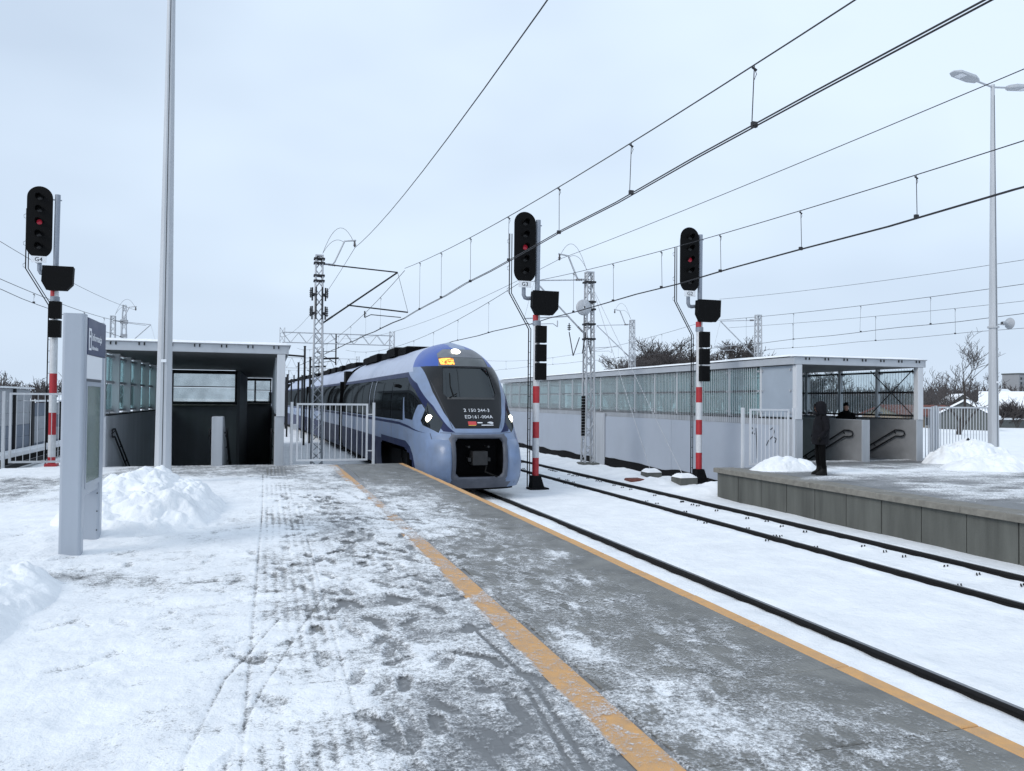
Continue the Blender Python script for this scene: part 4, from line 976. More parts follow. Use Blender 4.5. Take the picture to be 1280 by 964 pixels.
# coupler recess: dark tray, rim, coupler head
b = MB(); us = np.linspace(-.68, .68, 9)
opn = [(-.68,1.48),(-.60,1.58),(.60,1.58),(.68,1.48),(.68,.62),(.58,.52),(-.58,.52),(-.68,.62)]
def refine(poly, k=5): return [(a[0]+(b[0]-a[0])*i/k, a[1]+(b[1]-a[1])*i/k) for a, b in zip(poly, poly[1:]+poly[:1]) for i in range(k)]
ring = refine(opn); n = len(ring)
vs = [(u, surf(u,z), z) for u,z in ring]+[(u*.86, .62, 1.04+(z-1.04)*.86) for u,z in ring]
b.add(vs, [(i,(i+1)%n,n+(i+1)%n,n+i) for i in range(n)], True); b.add(vs[n:], [tuple(range(n))]); local('coupler_recess', b, M['tr_under'], car)
b = MB(); vs = [(u*1.17, surf(min(.9,abs(u)*1.17), 1.05+(z-1.05)*1.15)-.004, 1.05+(z-1.05)*1.15) for u,z in ring]+[(u*1.0, surf(u,z)-.07, z) for u,z in ring]+[(u*.93, surf(u*.93,z)+.05, 1.05+(z-1.05)*.93) for u,z in ring]
b.add(vs, [(k*n+i,k*n+(i+1)%n,(k+1)*n+(i+1)%n,(k+1)*n+i) for k in range(2) for i in range(n)], True); local('recess_rim', b, M['tr_lip'], car)
b = MB(); b.box(-.20,.20,.10,.5,.86,1.22); b.tube((0,.5,1.02),(0,.62,1.02),.10); b.box(-.30,-.22,.18,.4,.95,1.05); b.box(.22,.30,.18,.4,.95,1.05); b.tube((-.28,.2,1.33),(-.28,.5,1.33),.03); b.tube((.25,.2,1.33),(.25,.5,1.33),.03); local('coupler', b, M['tr_coup'], car, .02)
b = MB(); b.path([(.18,.14,.84),(.10,.0,.70),(.34,-.04,.60),(.44,.05,.56)], .022, 6); local('brake_hose', b, M['rubber'], car)
# corner fairings of the bumper
for s in (-1, 1):
    zs_ = np.linspace(.40, 1.52, 12); us = np.linspace(.74, 1.30, 12); vs = []
    for z in zs_:
        for u in us:
            k = math.sin(math.pi*min(1,max(0,(u-.74)/.56)))**.5*math.sin(math.pi*(z-.40)/1.12)**.35; vs.append((s*u, surf(u, z)-.15*k+.004*(1-k)-.0, z))
    b = MB(); b.add(vs, [(j*12+i,j*12+i+1,(j+1)*12+i+1,(j+1)*12+i) for j in range(11) for i in range(11)], True); local('bumper_fairing', b, M['tr_light'], car)
# snow plough, lower lip, underframe and bogie
b = MB(); us = np.linspace(-1.05, 1.05, 15); vs = [(u, surf(u,.40)-.02, .44) for u in us]+[(u, surf(u,.3)+.10, .20) for u in us]+[(u, surf(u,.3)+.5, .20) for u in us]
b.add(vs, [(k*15+i,k*15+i+1,(k+1)*15+i+1,(k+1)*15+i) for k in range(2) for i in range(14)], True); local('front_apron', b, M['tr_under'], car)
b = MB(); b.box(-1.10,1.10,2.0,CAR1-.3,.22,.95); b.box(-.9,.9,.9,2.0,.22,.9); local('underframe', b, M['tr_under'], car)
def bogie(w, parent):
    e = bpy.data.objects.new('bogie', None); COL.objects.link(e); e.parent = parent; e.location = (0, w, 0)
    for dw in (-1.25, 1.25):
        for s in (-1, 1):
            wh = MB().lathe((0,0,0), [(.001,-.07),(.40,-.07),(.46,-.07),(.46,.03),(.43,.06),(.12,.07),(.001,.07)], 28, 'x'); o = local('wheel', wh, M['tr_under'], e); o.location = (s*.76, dw, .46)
    f = MB()
    for s in (-1, 1):
        f.bar((s*1.0,-1.7,.62),(s*1.0,1.7,.62), .14, .18)
        for dw in (-1.25,1.25): f.box(s*1.0-.13,s*1.0+.13,dw-.2,dw+.2,.32,.72); f.tube((s*1.05,dw,.7),(s*1.05,dw,.98),.10,n=10)
        f.tube((s*1.1,-.3,.55),(s*1.1,-.3,1.0),.16,n=12)
    f.bar((-1,0,.6),(1,0,.6), .4, .2); local('bogie_frame', f, M['tr_under'], e, .01); return e
bogie(3.9, car); bogie(CAR1-2.6, car)
# cab side door lines, window pillars, little handles
M['tr_line'] = mat('panel_gap', (.03,.035,.05), .6, 0, 0)
def sx(z): return float(half_w(np.array(z)))
for s in (-1, 1):
    for w_ in (5.3, 9.0, 10.35, 14.6):
        b = MB(); zz = np.linspace(1.3 if w_ != 5.3 else 1.36, 3.95, 14); b.add([(s*(sx(z)+.004), w_+dw, z) for z in zz for dw in (-.008,.008)], [(2*i,2*i+1,2*i+3,2*i+2) for i in range(13)], True); local('panel_gap', b, M['tr_line'], car)
    for w_ in (9.12, 10.23):
        b = MB(); zz = np.linspace(1.95, 3.2, 8); b.add([(s*(sx(z)+.008), w_+dw, z) for z in zz for dw in (-.035,.035)], [(2*i,2*i+1,2*i+3,2*i+2) for i in range(7)], True); local('door_edge', b, M['tr_roofpale'], car)
    for w_ in (5.55, 7.25, 10.6, 12.3, 14.0, 15.7):
        b = MB(); zz = np.linspace(2.02, 3.10, 8); ww = (w_, w_+1.45) if w_ < 15 else (w_, w_+1.3)
        b.add([(s*(sx(z)+.002), v_, z) for z in zz for v_ in ww], [(2*i,2*i+1,2*i+3,2*i+2) for i in range(7)], True); local('side_window', b, M['tr_glass'], car)
    b = MB(); b.box(s*1.425-.03, s*1.425+.03, 2.42, 2.54, 1.7, 1.73); local('mirror_camera', MB().box(s*1.36-.09, s*1.36+.09, 4.55, 4.75, 2.92, 3.02), M['black'], car, .02)
def gap_line(pts):
    b = MB(); vs = []
    for k, (u, z) in enumerate(pts):
        a, c = pts[max(0,k-1)], pts[min(len(pts)-1,k+1)]; dx, dz = c[0]-a[0], c[1]-a[1]; n_ = math.hypot(dx, dz); ox, oz = -dz/n_*.006, dx/n_*.006
        for q in (-1, 1): vs.append((u+q*ox, surf(u+q*ox, z+q*oz)-.004, z+q*oz))
    b.add(vs, [(2*i,2*i+1,2*i+3,2*i+2) for i in range(len(pts)-1)], True); local('panel_gap', b, M['tr_line'], car)
gap_line([(u, 1.685) for u in np.linspace(-.97, .97, 24)])
for s in (-1, 1): gap_line([(s*.72, z) for z in np.linspace(1.18*0+1.62, 1.685, 4)]); gap_line([(s*(1.06+.12*(z-.5)/1.2), z) for z in np.linspace(.34, 1.66, 14)]); gap_line([(s*(.66+.40*(z-1.80)/1.6), z) for z in np.linspace(1.80, 3.4, 20)])
# roof equipment
def roof_gear(parent, L_, w0, seed):
    r_ = random.Random(seed); w_ = w0
    while w_ < L_-2:
        ln = r_.uniform(1.2, 2.6); hh = r_.uniform(.26, .42)
        hh *= .5; xw_ = r_.uniform(.45,.7); o = MB().cbox(-xw_, xw_, w_, w_+ln, 4.16, 4.28+hh, .06); local('roof_unit', o, M['tr_under'] if r_.random() < .88 else M['tr_grey'], parent)
        w_ += ln+r_.uniform(.15, .5)
roof_gear(car, CAR1, 7.6, 4)
# following cars
def plain_car(L_):
    zs = car_levels()[::2]; ws = np.linspace(0, L_, 30); b = MB(); k = len(ws)
    e = bpy.data.objects.new('carriage', None); COL.objects.link(e); e.parent = train
    def strip(za, zb, name, m, off, both=True, wa=0., wb=L_):
        for s in (-1, 1):
            zz = np.linspace(za, zb, 10); ws_ = np.linspace(wa, wb, 12); b = MB(); b.add([(s*(sx(z)+off), w_, z) for z in zz for w_ in ws_], [(j*12+i,j*12+i+1,(j+1)*12+i+1,(j+1)*12+i) for j in range(9) for i in range(11)], True); local(name, b, m, e)
    strip(.25, 1.25, 'side_skirt', M['tr_navy'], 0); strip(1.25, 1.92, 'body_side', M['tr_light'], 0); strip(1.92, 3.24, 'window_band', M['tr_glass'], -.004); strip(3.24, 3.36, 'stripe', M['tr_navy'], .001)
    strip(1.80, 1.90, 'waist_stripe', M['tr_navy'], .003)
    zz = car_levels(); zz = zz[zz > 3.36]; zz = np.concatenate([[3.36], zz]); us = [-sx(z) for z in zz]+[sx(z) for z in zz[::-1]]; z2 = list(zz)+list(zz[::-1]); n = len(us)
    b = MB(); b.add([(u, w_, z) for w_ in (0, L_) for u, z in zip(us, z2)], [(i,i+1,n+i+1,n+i) for i in range(n-1)], True); local('roof_shell', b, M['tr_roofpale'], e)
    b = MB(); b.add([(s*sx(z), w_, z) for w_ in (.0, L_) for s, zz_ in ((-1, zz), (1, zz[::-1])) for z in zz_], [tuple(range(n)), tuple(range(n, 2*n))]); b.box(-1.38, 1.38, 0, .05, .3, 3.4); b.box(-1.38,1.38,L_-.05,L_,.3,3.4); local('end_bulkhead', b, M['tr_under'], e)
    local('underframe', MB().box(-1.1, 1.1, .3, L_-.3, .22, .95), M['tr_under'], e)
    for s in (-1, 1):
        for w_ in np.arange(1.2, L_-2, 2.1):
            zz_ = np.linspace(2.02, 3.1, 6); b = MB(); b.add([(s*(sx(z)+.002), v_, z) for z in zz_ for v_ in (w_, w_+1.7)], [(2*i,2*i+1,2*i+3,2*i+2) for i in range(5)], True); local('side_window', b, M['tr_glass'], e)
    bogie(1.2, e); bogie(L_-1.2, e); roof_gear(e, L_, 1.0, 9); return e
w_ = CAR1
for k in range(4):
    MBw = MB().box(-1.2, 1.2, 0, .75, .4, 3.9); g_ = local('gangway_bellows', MBw, M['rubber'], train); place(g_, w_+.01, w_+.7)
    w_ += .75
    if k == 0: c_ = plain_car(17.5)
    else: c_ = copy_tree(c0, train)
    c0 = c_; place(c_, w_, w_+17.5); w_ += 17.5
bm.free()
# ================================================================== OVERHEAD LINE
def lattice(b, x, y, z0, z1, w0, w1, leg=.03, step=.5, sides=(0,1,2,3), n=4):
    """four corner legs with zigzag bracing"""
    co = lambda z: w0+(w1-w0)*(z-z0)/(z1-z0)
    cs = ((-1,-1),(1,-1),(1,1),(-1,1))
    for i, j in cs: b.tube((x+i*w0/2,y+j*w0/2,z0), (x+i*w1/2,y+j*w1/2,z1), leg, leg*.85, n)
    z = z0; k = 0
    while z < z1-.05:
        zn = min(z1, z+step); a, c = co(z)/2, co(zn)/2
        for q in sides:
            p1, p2 = cs[q], cs[(q+1)%4]
            if k % 2: p1, p2 = p2, p1
            b.tube((x+p1[0]*a,y+p1[1]*a,z), (x+p2[0]*c,y+p2[1]*c,zn), leg*.5, n=3, cap=False)
        z = zn; k += 1
def insulator(b, p, d, n=4, r=.055):
    p, d = Vector(p), Vector(d).normalized()
    for k in range(n): b.tube(p+d*(.07*k), p+d*(.07*k+.03), r, r*.55, 10)
    b.tube(p-d*.05, p+d*(.07*n+.05), .022, n=6)
GM = 'overhead line masts'
def mast(name, x, y, z0, z1, w0, w1, label, arm, feeder=0, gear=None):
    """arm: signed reach of the cantilever towards the track"""
    root = thing(name, (x, y, z0), label, 'mast', GM); s = 1 if arm > 0 else -1
    m_ = MB(); lattice(m_, x, y, z0, z1, w0, w1, .043, .36); m_.build('mast_frame', M['galv'], root)
    MB().cbox(x-.36, x+.36, y-.36, y+.36, z0-.5, z0+.22, .03).build('footing', M['panel'], root)
    MB().box(x-w1*.62, x+w1*.62, y-w1*.62, y+w1*.62, z1-.02, z1+.03).build('top_plate', M['galv'], root)
    if arm:
        tip = Vector((x+arm, y, z1-.45)); low = Vector((x+s*w1/2, y, z1-2.55))
        b = MB(); b.tube((x+s*w1/2, y, z1-.30), tip, .026, n=8); b.tube(low, tip, .034, n=8)
        reg_a = low.lerp(tip, .33); b.tube(reg_a+Vector((0,0,.05)), (x+arm+s*.42, y, z1-1.98), .028, n=8)
        b.tube((x+arm*.58, y, z1-2.0), (x+arm*.58, y, z1-2.25), .025, n=6); b.path([(x+arm*.58,y,z1-2.25),(x+arm*.66,y,z1-2.13),(x+arm+s*.15,y,z1-2.19)], .018, 6)
        b.tube(tip, (x+arm+s*.42, y, z1-1.98), .008, n=5)
        cb = b.build('cantilever', M['steel_dark'] if abs(arm) > 2.6 else M['galv'], root)
        i_ = MB(); insulator(i_, (x+s*.35, y, z1-.31), (s,0,-.06)); insulator(i_, low+(tip-low).normalized()*.25, tip-low); i_.build('insulators', M['porcelain'], cb)
    if feeder:
        q = feeder; b = MB(); b.path([(x, y, z1-.28), (x+q*.48, y, z1-.30), (x+q*.56, y, z1-.20), (x+q*.92, y, z1+.62), (x+q*1.35, y, z1+.68)], .035, 6); b.build('feeder_bracket', M['galv'], root)
        b = MB(); b.tube((x+q*1.3,y,z1+.68), (x+q*1.3,y,z1+.42), .03, n=8); b.lathe((x+q*1.3,y,z1+.45), [(.01,0),(.075,.02),(.01,.06),(.07,.08),(.01,.12)], 10); b.build('feeder_insulator', M['porcelain'], root)
        b = MB(); t = np.linspace(0, 1, 12)
        b.path([(x+q*(.12+1.15*a), y+.02, z1+.1+2.4*a*(1-a)*1.25+.5*a) for a in t], .007, 4); b.path([(x+q*(.12+.8*a), y-.02, z1+.1+1.1*a*(1-a)+.45*a) for a in t], .007, 4); b.build('jumper_wire', M['wire'], root)
    if gear: gear(root, x, y, z0, z1)
    return root
def gear1(root, x, y, z0, z1):
    b = MB()
    for z in (z1-1.45, z1-2.15):
        for s in (-1, 1):
            b.tube((x+s*.24,y-.05,z+.25), (x+s*.24,y-.05,z-.25), .03, n=6); insulator(b, (x+s*.30,y-.1,z-.1), (0,0,1), 4, .06); b.box(x+s*.2-.05, x+s*.2+.05, y-.2, y+.2, z-.06, z+.02)
    for dx in (-.11, .11): b.tube((x+dx,y-.22,z1-2.4), (x+dx,y-.22,z1-1.2), .03, n=6)
    struct(b.build('switch_gear', M['steel_dark'], root), 'stuff')
    b = MB()
    for z in (z1-.12, z1-.28, z1-.75, z1-.95): b.box(x-.2, x+.2, y-.18, y+.18, z-.03, z+.03)
    struct(b.build('clamp_bands', M['steel_dark'], root), 'stuff')
mast('overhead_mast', 1.74, 29.9, -.9, 7.15, .40, .24, 'lattice mast with slanting cantilever behind the platform gate, left of the train', 2.95, 1, gear1)
def gear2(root, x, y, z0, z1):
    MB().lathe((x-.32, y-.2, z1-1.45), [(.05,-.06),(.30,-.05),(.32,-.03),(.26,0),(.32,.03),(.30,.05),(.05,.06)], 24, 'y').build('tension_wheel', M['galv'], root)
    b = MB()
    for k in range(14): b.tube((x-.26, y-.12, 1.02+k*.115-.62), (x-.26, y-.12, 1.02+k*.115-.62+.10), .09, n=12)
    struct(b.build('counterweight', M['black'], root), 'stuff')
    b = MB(); b.tube((x-.26,y-.12,1.0), (x-.26,y-.12,z1-1.5), .008, n=5); b.build('weight_rope', M['wire'], root)
    b = MB()
    for z in (z1-.4, z1-1.2, z1-1.5, z1-2.1, z1-2.7): b.box(x-.22, x+.22, y-.2, y+.2, z-.035, z+.035)
    for q in ((-.9, 2.45), (-.15, 2.35)):
        insulator(b, (x+q[0], y-.1, z1-q[1]+.1), (0,0,1), 3, .09); b.bar((x+q[0],y-.1,z1-q[1]), (x+q[0]+.18,y-.1,z1-q[1]-.95), .03, .03); b.bar((x+q[0]-.18,y-.1,z1-q[1]-.95), (x+q[0],y-.1,z1-q[1]), .03, .03) if q[0] > -.5 else b.bar((x+q[0]+.18,y-.1,z1-q[1]-.95), (x+q[0]+.45,y-.1,z1-q[1]-.2), .03, .03)
    struct(b.build('line_fittings', M['steel_dark'], root), 'stuff')
    for (ax, ay) in ((12.42, 23.75), (12.62, 21.9)): MB().tube((x+.12, y, z1-.55), (ax, ay, -.62), .011, n=5).build('guy_wire', M['galv'], root)
mast('overhead_mast', 12.33, 29.0, -.9, 7.0, .42, .26, 'lattice mast with tension wheel standing in front of the long grey wall', -2.35, -1, gear2)
for (ax, ay, sc, lb) in ((12.42, 23.75, .26, 'small snow capped concrete anchor block nearer the lattice mast'), (12.62, 21.9, .30, 'larger snow capped concrete anchor block beside the right signal')):
    r_ = thing('anchor_block', (ax, ay, GROUND_Z), lb, 'block', 'guy wire anchor blocks')
    MB().cbox(ax-sc, ax+sc, ay-sc, ay+sc, GROUND_Z-.2, -.58, .03).build('block', M['panel'], r_)
    X, Y = np.meshgrid(np.linspace(-1,1,14), np.linspace(-1,1,14)); e = np.clip(1-np.maximum(np.abs(X),np.abs(Y))**3, 0, 1)
    grid_obj('snow_cap', np.stack([ax+X*sc*1.04, ay+Y*sc*1.04, -.59+.12*e*(.8+.4*fbm(X*2,Y*2,3,2))], -1), M['snow'], r_)
r_ = tag(MB().cbox(11.25, 11.75, 22.9, 23.4, GROUND_Z-.1, GROUND_Z+.10, .03).build('cable_cover', M['roof_red']), 'low brown cable cover lying in the snow beyond the far track', 'cover')
mast('overhead_mast', 23.4, 47.6, -.9, 7.3, .40, .25, 'distant mast rising behind the glazed wall left of the bare trees', -2.6, -1)
mast('overhead_mast', 28.0, 40.0, -.9, 7.05, .38, .26, 'distant mast rising behind the roof of the far shelter', -2.6)
mast('overhead_mast', -9.5, 54.5, -.9, 6.9, .40, .25, 'distant mast seen over the near shelter roof, left of the lamp post', 2.2, 1)
def catenary(label, pts, cz, sag0, k, ymid, y0, y1, drops, r=.0095, twin=True, mz_end=None):
    """pts: [(y,x)] of the contact wire; messenger z = sag0 + k (y-ymid)^2"""
    px_ = lambda y: float(np.interp(y, [p[0] for p in pts], [p[1] for p in pts]))
    root = thing('overhead_wires', (px_(y0), y0, cz), label, 'wires', 'overhead wires')
    for dx in ((-.026, .026) if twin else (0,)):
        MB().path([(px_(y)+dx, y, cz+.02*math.sin(y)) for y in np.linspace(y0, y1, 24)], r, 5).build('contact_wire', M['wire'], root)
    mz = lambda y: sag0+k*(y-ymid)**2
    MB().path([(px_(y), y, mz(y)) for y in np.linspace(y0, y1, 36)], r*.95, 5).build('messenger_wire', M['wire'], root)
    for y in drops:
        b = MB(); b.tube((px_(y), y, mz(y)), (px_(y)+random.uniform(-.01,.01), y+random.uniform(-.05,.05), cz), .0045 if r > .01 else .006, n=4)
        b.tube((px_(y)-.03,y,mz(y)-.03), (px_(y)+.03,y,mz(y)-.06), .014, n=5); b.box(px_(y)-.035, px_(y)+.035, y-.02, y+.02, cz-.012, cz+.05)
        b.path([(px_(y),y,mz(y)-.05),(px_(y)+.03,y,mz(y)-.10),(px_(y),y,mz(y)-.17)], .005, 4); b.build('dropper', M['wire'], root)
    return root
P1 = [(-26,5.55),(0,5.38),(30,4.98),(80,2.6),(130,-.5)]; P2 = [(-26,10.2),(0,10.05),(29,9.75),(79,7.3),(130,4.3)]
catenary('overhead wires of the near track running over the train', P1, 4.96, 5.62, .00162, 2, -24, 30, (4.6,7.63,10.72,13.71,16.8,20.15,23.64,27))
catenary('overhead wires of the far track running past the right signal', P2, 4.80, 5.43, .0016, 3.5, -24, 29, (7.0,9.97,12.79,15.59,18.35,21.3,24.4))
catenary('overhead wires of the near track beyond the lattice mast', P1, 4.96, 5.62, .0019, 55, 30, 80, (35,39,44,49,55,61,67,73), .012)
catenary('overhead wires of the far track beyond the tension wheel mast', P2, 4.86, 5.5, .0019, 54, 29, 79, (34,39,44,49,55,61,67,73), .012)
P3 = [(-20,25.9),(20,25.3),(40,25.1),(90,22.4)]; P4 = [(-20,30.1),(25,29.8),(40,28.8),(90,26.2)]
catenary('upper pair of thin wires crossing behind the right lamp post', P3, 5.0, 6.05, .0012, 18, 8, 40, (16,20,24.6,28.4,33,37), .011, False)
catenary('lower pair of thin wires crossing behind the right lamp post', P4, 5.0, 6.1, .001, 20, 8, 44, (14,22,27.5,32,38), .009, False)
catenary('thin wires behind the glazed wall running into the distance', P3, 5.0, 5.6, .0019, 65, 40, 90, (46,52,58,64,70,76), .011, False)
catenary('thin wires at the left edge behind the left signal', [(10,-7.9),(40,-7.75),(54,-7.5),(100,-9.5)], 5.0, 5.32, .0014, 27, 10, 54, (20,30.5,34,38,42,46), .011, False)
def feeder(label, pts, r=.009):
    a = [Vector(p) for p in pts[:2]]; q = []
    for t in np.linspace(0, 1, 24):
        p = a[0].lerp(a[1], t); p.z -= pts[2]*4*t*(1-t); q.append(p)
    o = MB().path(q, r, 5).build('feeder_wire', M['wire']); return tag(o, label, 'wire', 'feeder wires')
feeder('single feeder wire climbing from the left lattice mast to the top of the picture', [(3.05, 29.9, 7.55), (2.4, -26, 7.6), 1.55])
feeder('single feeder wire from the tension wheel mast passing the right lamp head', [(11.0, 29, 7.45), (11.6, -26, 7.5), .45])
feeder('single feeder wire running behind the right lamp post', [(26.6, 42, 8.2), (27.3, -10, 7.9), .9])
feeder('single feeder wire sloping down at the left edge of the sky', [(-8.2, 54.5, 7.35), (-7.9, 5, 7.3), .75])
feeder('feeder wire beyond the left lattice mast', [(3.05, 29.9, 7.55), (1.0, 80, 7.9), .9])
feeder('feeder wire beyond the tension wheel mast', [(11.0, 29, 7.45), (7.0, 80, 7.9), .9])
def portal(y, xa, xb, z0, z1, label):
    root = thing('portal_frame', ((xa+xb)/2, y, -1), label, 'gantry', 'portal frames over the tracks')
    for x in (xa, xb):
        b = MB(); lattice(b, x, y, -1, z1+.45, .55, .45, .05, .7); b.build('leg', M['galv'], root)
    b = MB()
    for z in (z0, z1):
        for d in (-.25, .25): b.tube((xa, y+d, z), (xb, y+d, z), .045, n=4)
    n = int((xb-xa)/.75)
    for k in range(n):
        u0, u1 = xa+(xb-xa)*k/n, xa+(xb-xa)*(k+1)/n
        for d in (-.25, .25): b.tube((u0, y+d, z0 if k%2 else z1), (u1, y+d, z1 if k%2 else z0), .03, n=3, cap=False)
    b.build('beam', M['galv'], root)
    b = MB(); xm = xa+(xb-xa)*.48; b.tube((xm, y, z1), (xm, y, 5.2), .07, n=6)
    for s, x in ((1, xm), (-1, xb-.3)):
        b.tube((x, y, 6.6), (x+s*-1.9, y, 6.5), .03, n=5); b.tube((x, y, 5.4), (x-1.9*s, y, 6.5), .04, n=5); b.tube((x-.4*s, y, 5.6), (x-2.2*s, y, 5.3), .03, n=5)
    struct(b.build('drop_arms', M['steel_dark'], root), 'stuff'); return root
portal(80, 1.2, 12.05, 7.35, 8.35, 'lattice portal frame spanning the tracks behind the train roof')
portal(132, 2.0, 14.2, 6.8, 8.5, 'second lattice portal frame farther down the line')
portal(190, -3.0, 12.5, 6.8, 8.5, 'third and most distant lattice portal frame')
# dark steel poles along the near side of the line, beyond the gate
for k, (px_, py_, top) in enumerate(((1.9,45,4.7),(2.9,45.4,4.62),(2.3,47,4.2),(1.75,50,4.0),(2.1,53,3.3),(1.2,55,3.4),(.9,58,3.3),(1.6,60,3.2),(1.1,64,3.5),(.6,66,3.4),(1.4,70,3.6),(2.2,74,3.9))):
    r_ = thing('steel_pole', (px_, py_, -1.0), ['tall dark steel pole just left of the lattice mast','tall dark steel pole just right of the lattice mast'][k] if k < 2 else 'thin dark steel pole in the cluster beside the near shelter', 'pole', 'dark poles beside the line')
    b = MB(); b.box(px_-.055, px_+.055, py_-.055, py_+.055, -1.05, top); b.build('shaft', M['steel_dark'], r_)
    b = MB(); b.box(px_-.12, px_+.12, py_-.12, py_+.12, -1.05, -.95); b.box(px_-.07, px_+.07, py_-.07, py_+.07, top, top+.04); b.build('collar', M['steel_dark'], r_)
    if k < 3: MB().bar((px_, py_, top-.55), (px_+(.9 if k else -.9), py_, top-.5), .08, .10).build('bracket', M['steel_dark'], r_)
# ================================================================== NOISE BARRIER AT LEFT
nb = thing('noise_barrier', (-10.4, 35, -1), 'grey panelled noise barrier with snow on its top left of the tracks', 'barrier')
yy = 20.0; seg = None
for k in range(9):
    y0 = yy+k*2.5; top = 2.1 if k < 8 else 1.45
    if k: MB().box(-10.32, -10.16, y0-.07, y0+.07, -1.2, top+.02).build('post', M['steel_dark'], nb)
    if k < 8:
        for j in range(6):
            z0 = -1.0+j*.515
            m_ = M['barrier_blue'] if (j == 0 or (j == 1 and (k*7) % 3 == 0) or (k > 5 and j < 3)) else M['barrier']
            MB().cbox(-10.40, -10.26, y0+.08, y0+2.42, z0, z0+.505, .012).build('panel', m_, nb)
MB().box(-10.44, -10.15, 20, 40.1, 2.10, 2.17).build('snow_cap', M['snow'], nb)
nb2 = thing('noise_barrier', (-10.4, 48, -1), 'lower far stretch of grey noise barrier behind the left signal', 'barrier')
for k in range(8):
    y0 = 40.2+k*2.5; MB().box(-10.32, -10.16, y0-.07, y0+.07, -1.2, 1.55).build('post', M['steel_dark'], nb2)
    for j in range(4):
        z0 = -1.0+j*.62; MB().cbox(-10.40, -10.26, y0+.08, y0+2.42, z0, z0+.61, .012).build('panel', M['barrier_blue'] if (k+j) % 3 == 0 or j == 0 else M['barrier'], nb2)
MB().box(-10.44, -10.15, 40.2, 60, 1.52, 1.60).build('snow_cap', M['snow'], nb2)
kb = MB().box(-9.95, -9.55, 15, 70, -1.3, -.62).build('trackside_kerb', M['foot_black']); struct(kb)
ks = MB().box(-10.15, -9.5, 15, 70, -.618, -.46).build('kerb_snow', M['snow']); struct(ks)

# ================================================================== TREES
def bare_tree(seed, h, spread=.55, levels=5, twig_r=.012, up=.25, trunk_r=None, splits=(3,4), trunk_frac=.3):
    r_ = random.Random(seed); tr, cr_ = MB(), MB()
    def grow(p, d, ln, rad, lv):
        n = 3; q = p; pts = [q]; rs = [rad]
        for k in range(n):
            d = (d+Vector((r_.uniform(-1,1), r_.uniform(-1,1), r_.uniform(-.5,.9)))*.16).normalized(); q = q+d*ln/n; pts.append(q); rs.append(rad*(1-.35*(k+1)/n))
        (tr if lv <= 1 else cr_).path(pts, rs, 6 if lv <= 1 else 3, lv <= 1)
        if lv >= levels: return
        for k in range(r_.choice(splits)):
            t = r_.uniform(.35, 1.) if k else 1.; i = min(n-1, int(t*n)); pp = pts[i].lerp(pts[i+1], t*n-i) if t < 1 else pts[-1]
            a = Vector((r_.uniform(-1,1), r_.uniform(-1,1), r_.uniform(-.25,.6))).normalized()
            dd = (d*(1-spread)+a*spread+Vector((0,0,up*.4))).normalized(); grow(pp, dd, ln*r_.uniform(.58,.82), max(twig_r, rs[i]*r_.uniform(.5,.68)), lv+1)
    grow(Vector((0,0,-.2)), Vector((r_.uniform(-.08,.08),r_.uniform(-.08,.08),1)), h*trunk_frac, trunk_r or h*.022, 0)
    return tr, cr_
def tree_thing(name, variants, i, loc, rot, sc, label, group=None, cat='tree'):
    e = thing(name, loc, label, cat, group); e.rotation_euler = (0,0,rot); e.scale = (sc,)*3
    for part, me in zip(('trunk', 'crown'), variants[i]):
        o = bpy.data.objects.new(part, me); COL.objects.link(o); o.parent = e
    return e
def to_mesh(b, name, m):
    me = bpy.data.meshes.new(name); me.from_pydata(b.v, [], b.f); me.polygons.foreach_set('use_smooth', b.sm); me.materials.append(m); return me
def variants(seeds, **k): return [(to_mesh(a, 'trunk', M['bark']), to_mesh(b, 'crown', M['twig'])) for a, b in (bare_tree(s, **k) for s in seeds)]
VB = variants([44], h=9.0, levels=6, twig_r=.012, spread=.5, splits=(3,3,3), trunk_frac=.26, trunk_r=.19, up=.3)
tree_thing('bare_tree', VB, 0, (59.5, 55.0, -1.6), .6, 1.45, 'large bare tree with black branches behind the fence by the right lamp post')
VW = variants([3,8,13,31], h=9., levels=6, twig_r=.018, spread=.55, splits=(3,4), trunk_frac=.24, up=.2)
r_ = random.Random(4)
for k in range(30):    # the copse above the glazed wall
    px_ = 53.5+k*1.22+r_.uniform(-1.5,1.5); py_ = 118+r_.uniform(-14,14); e_ = math.sin(math.pi*min(1,(k+2)/30.))
    tree_thing('bare_tree', VW, k % 4, (px_, py_, -2), r_.uniform(0,6), 1.55+.95*e_*r_.uniform(.75,1.15), 'bare tree in the dark copse rising behind the glazed wall', 'trees of the copse')
for k in range(5):
    tree_thing('bare_tree', VW, k % 4, (92+k*3.0, 122+r_.uniform(-6,6), -2), r_.uniform(0,6), r_.uniform(1.0,1.3), 'small bare tree above the far shelter roof', 'thin trees behind the far shelter')
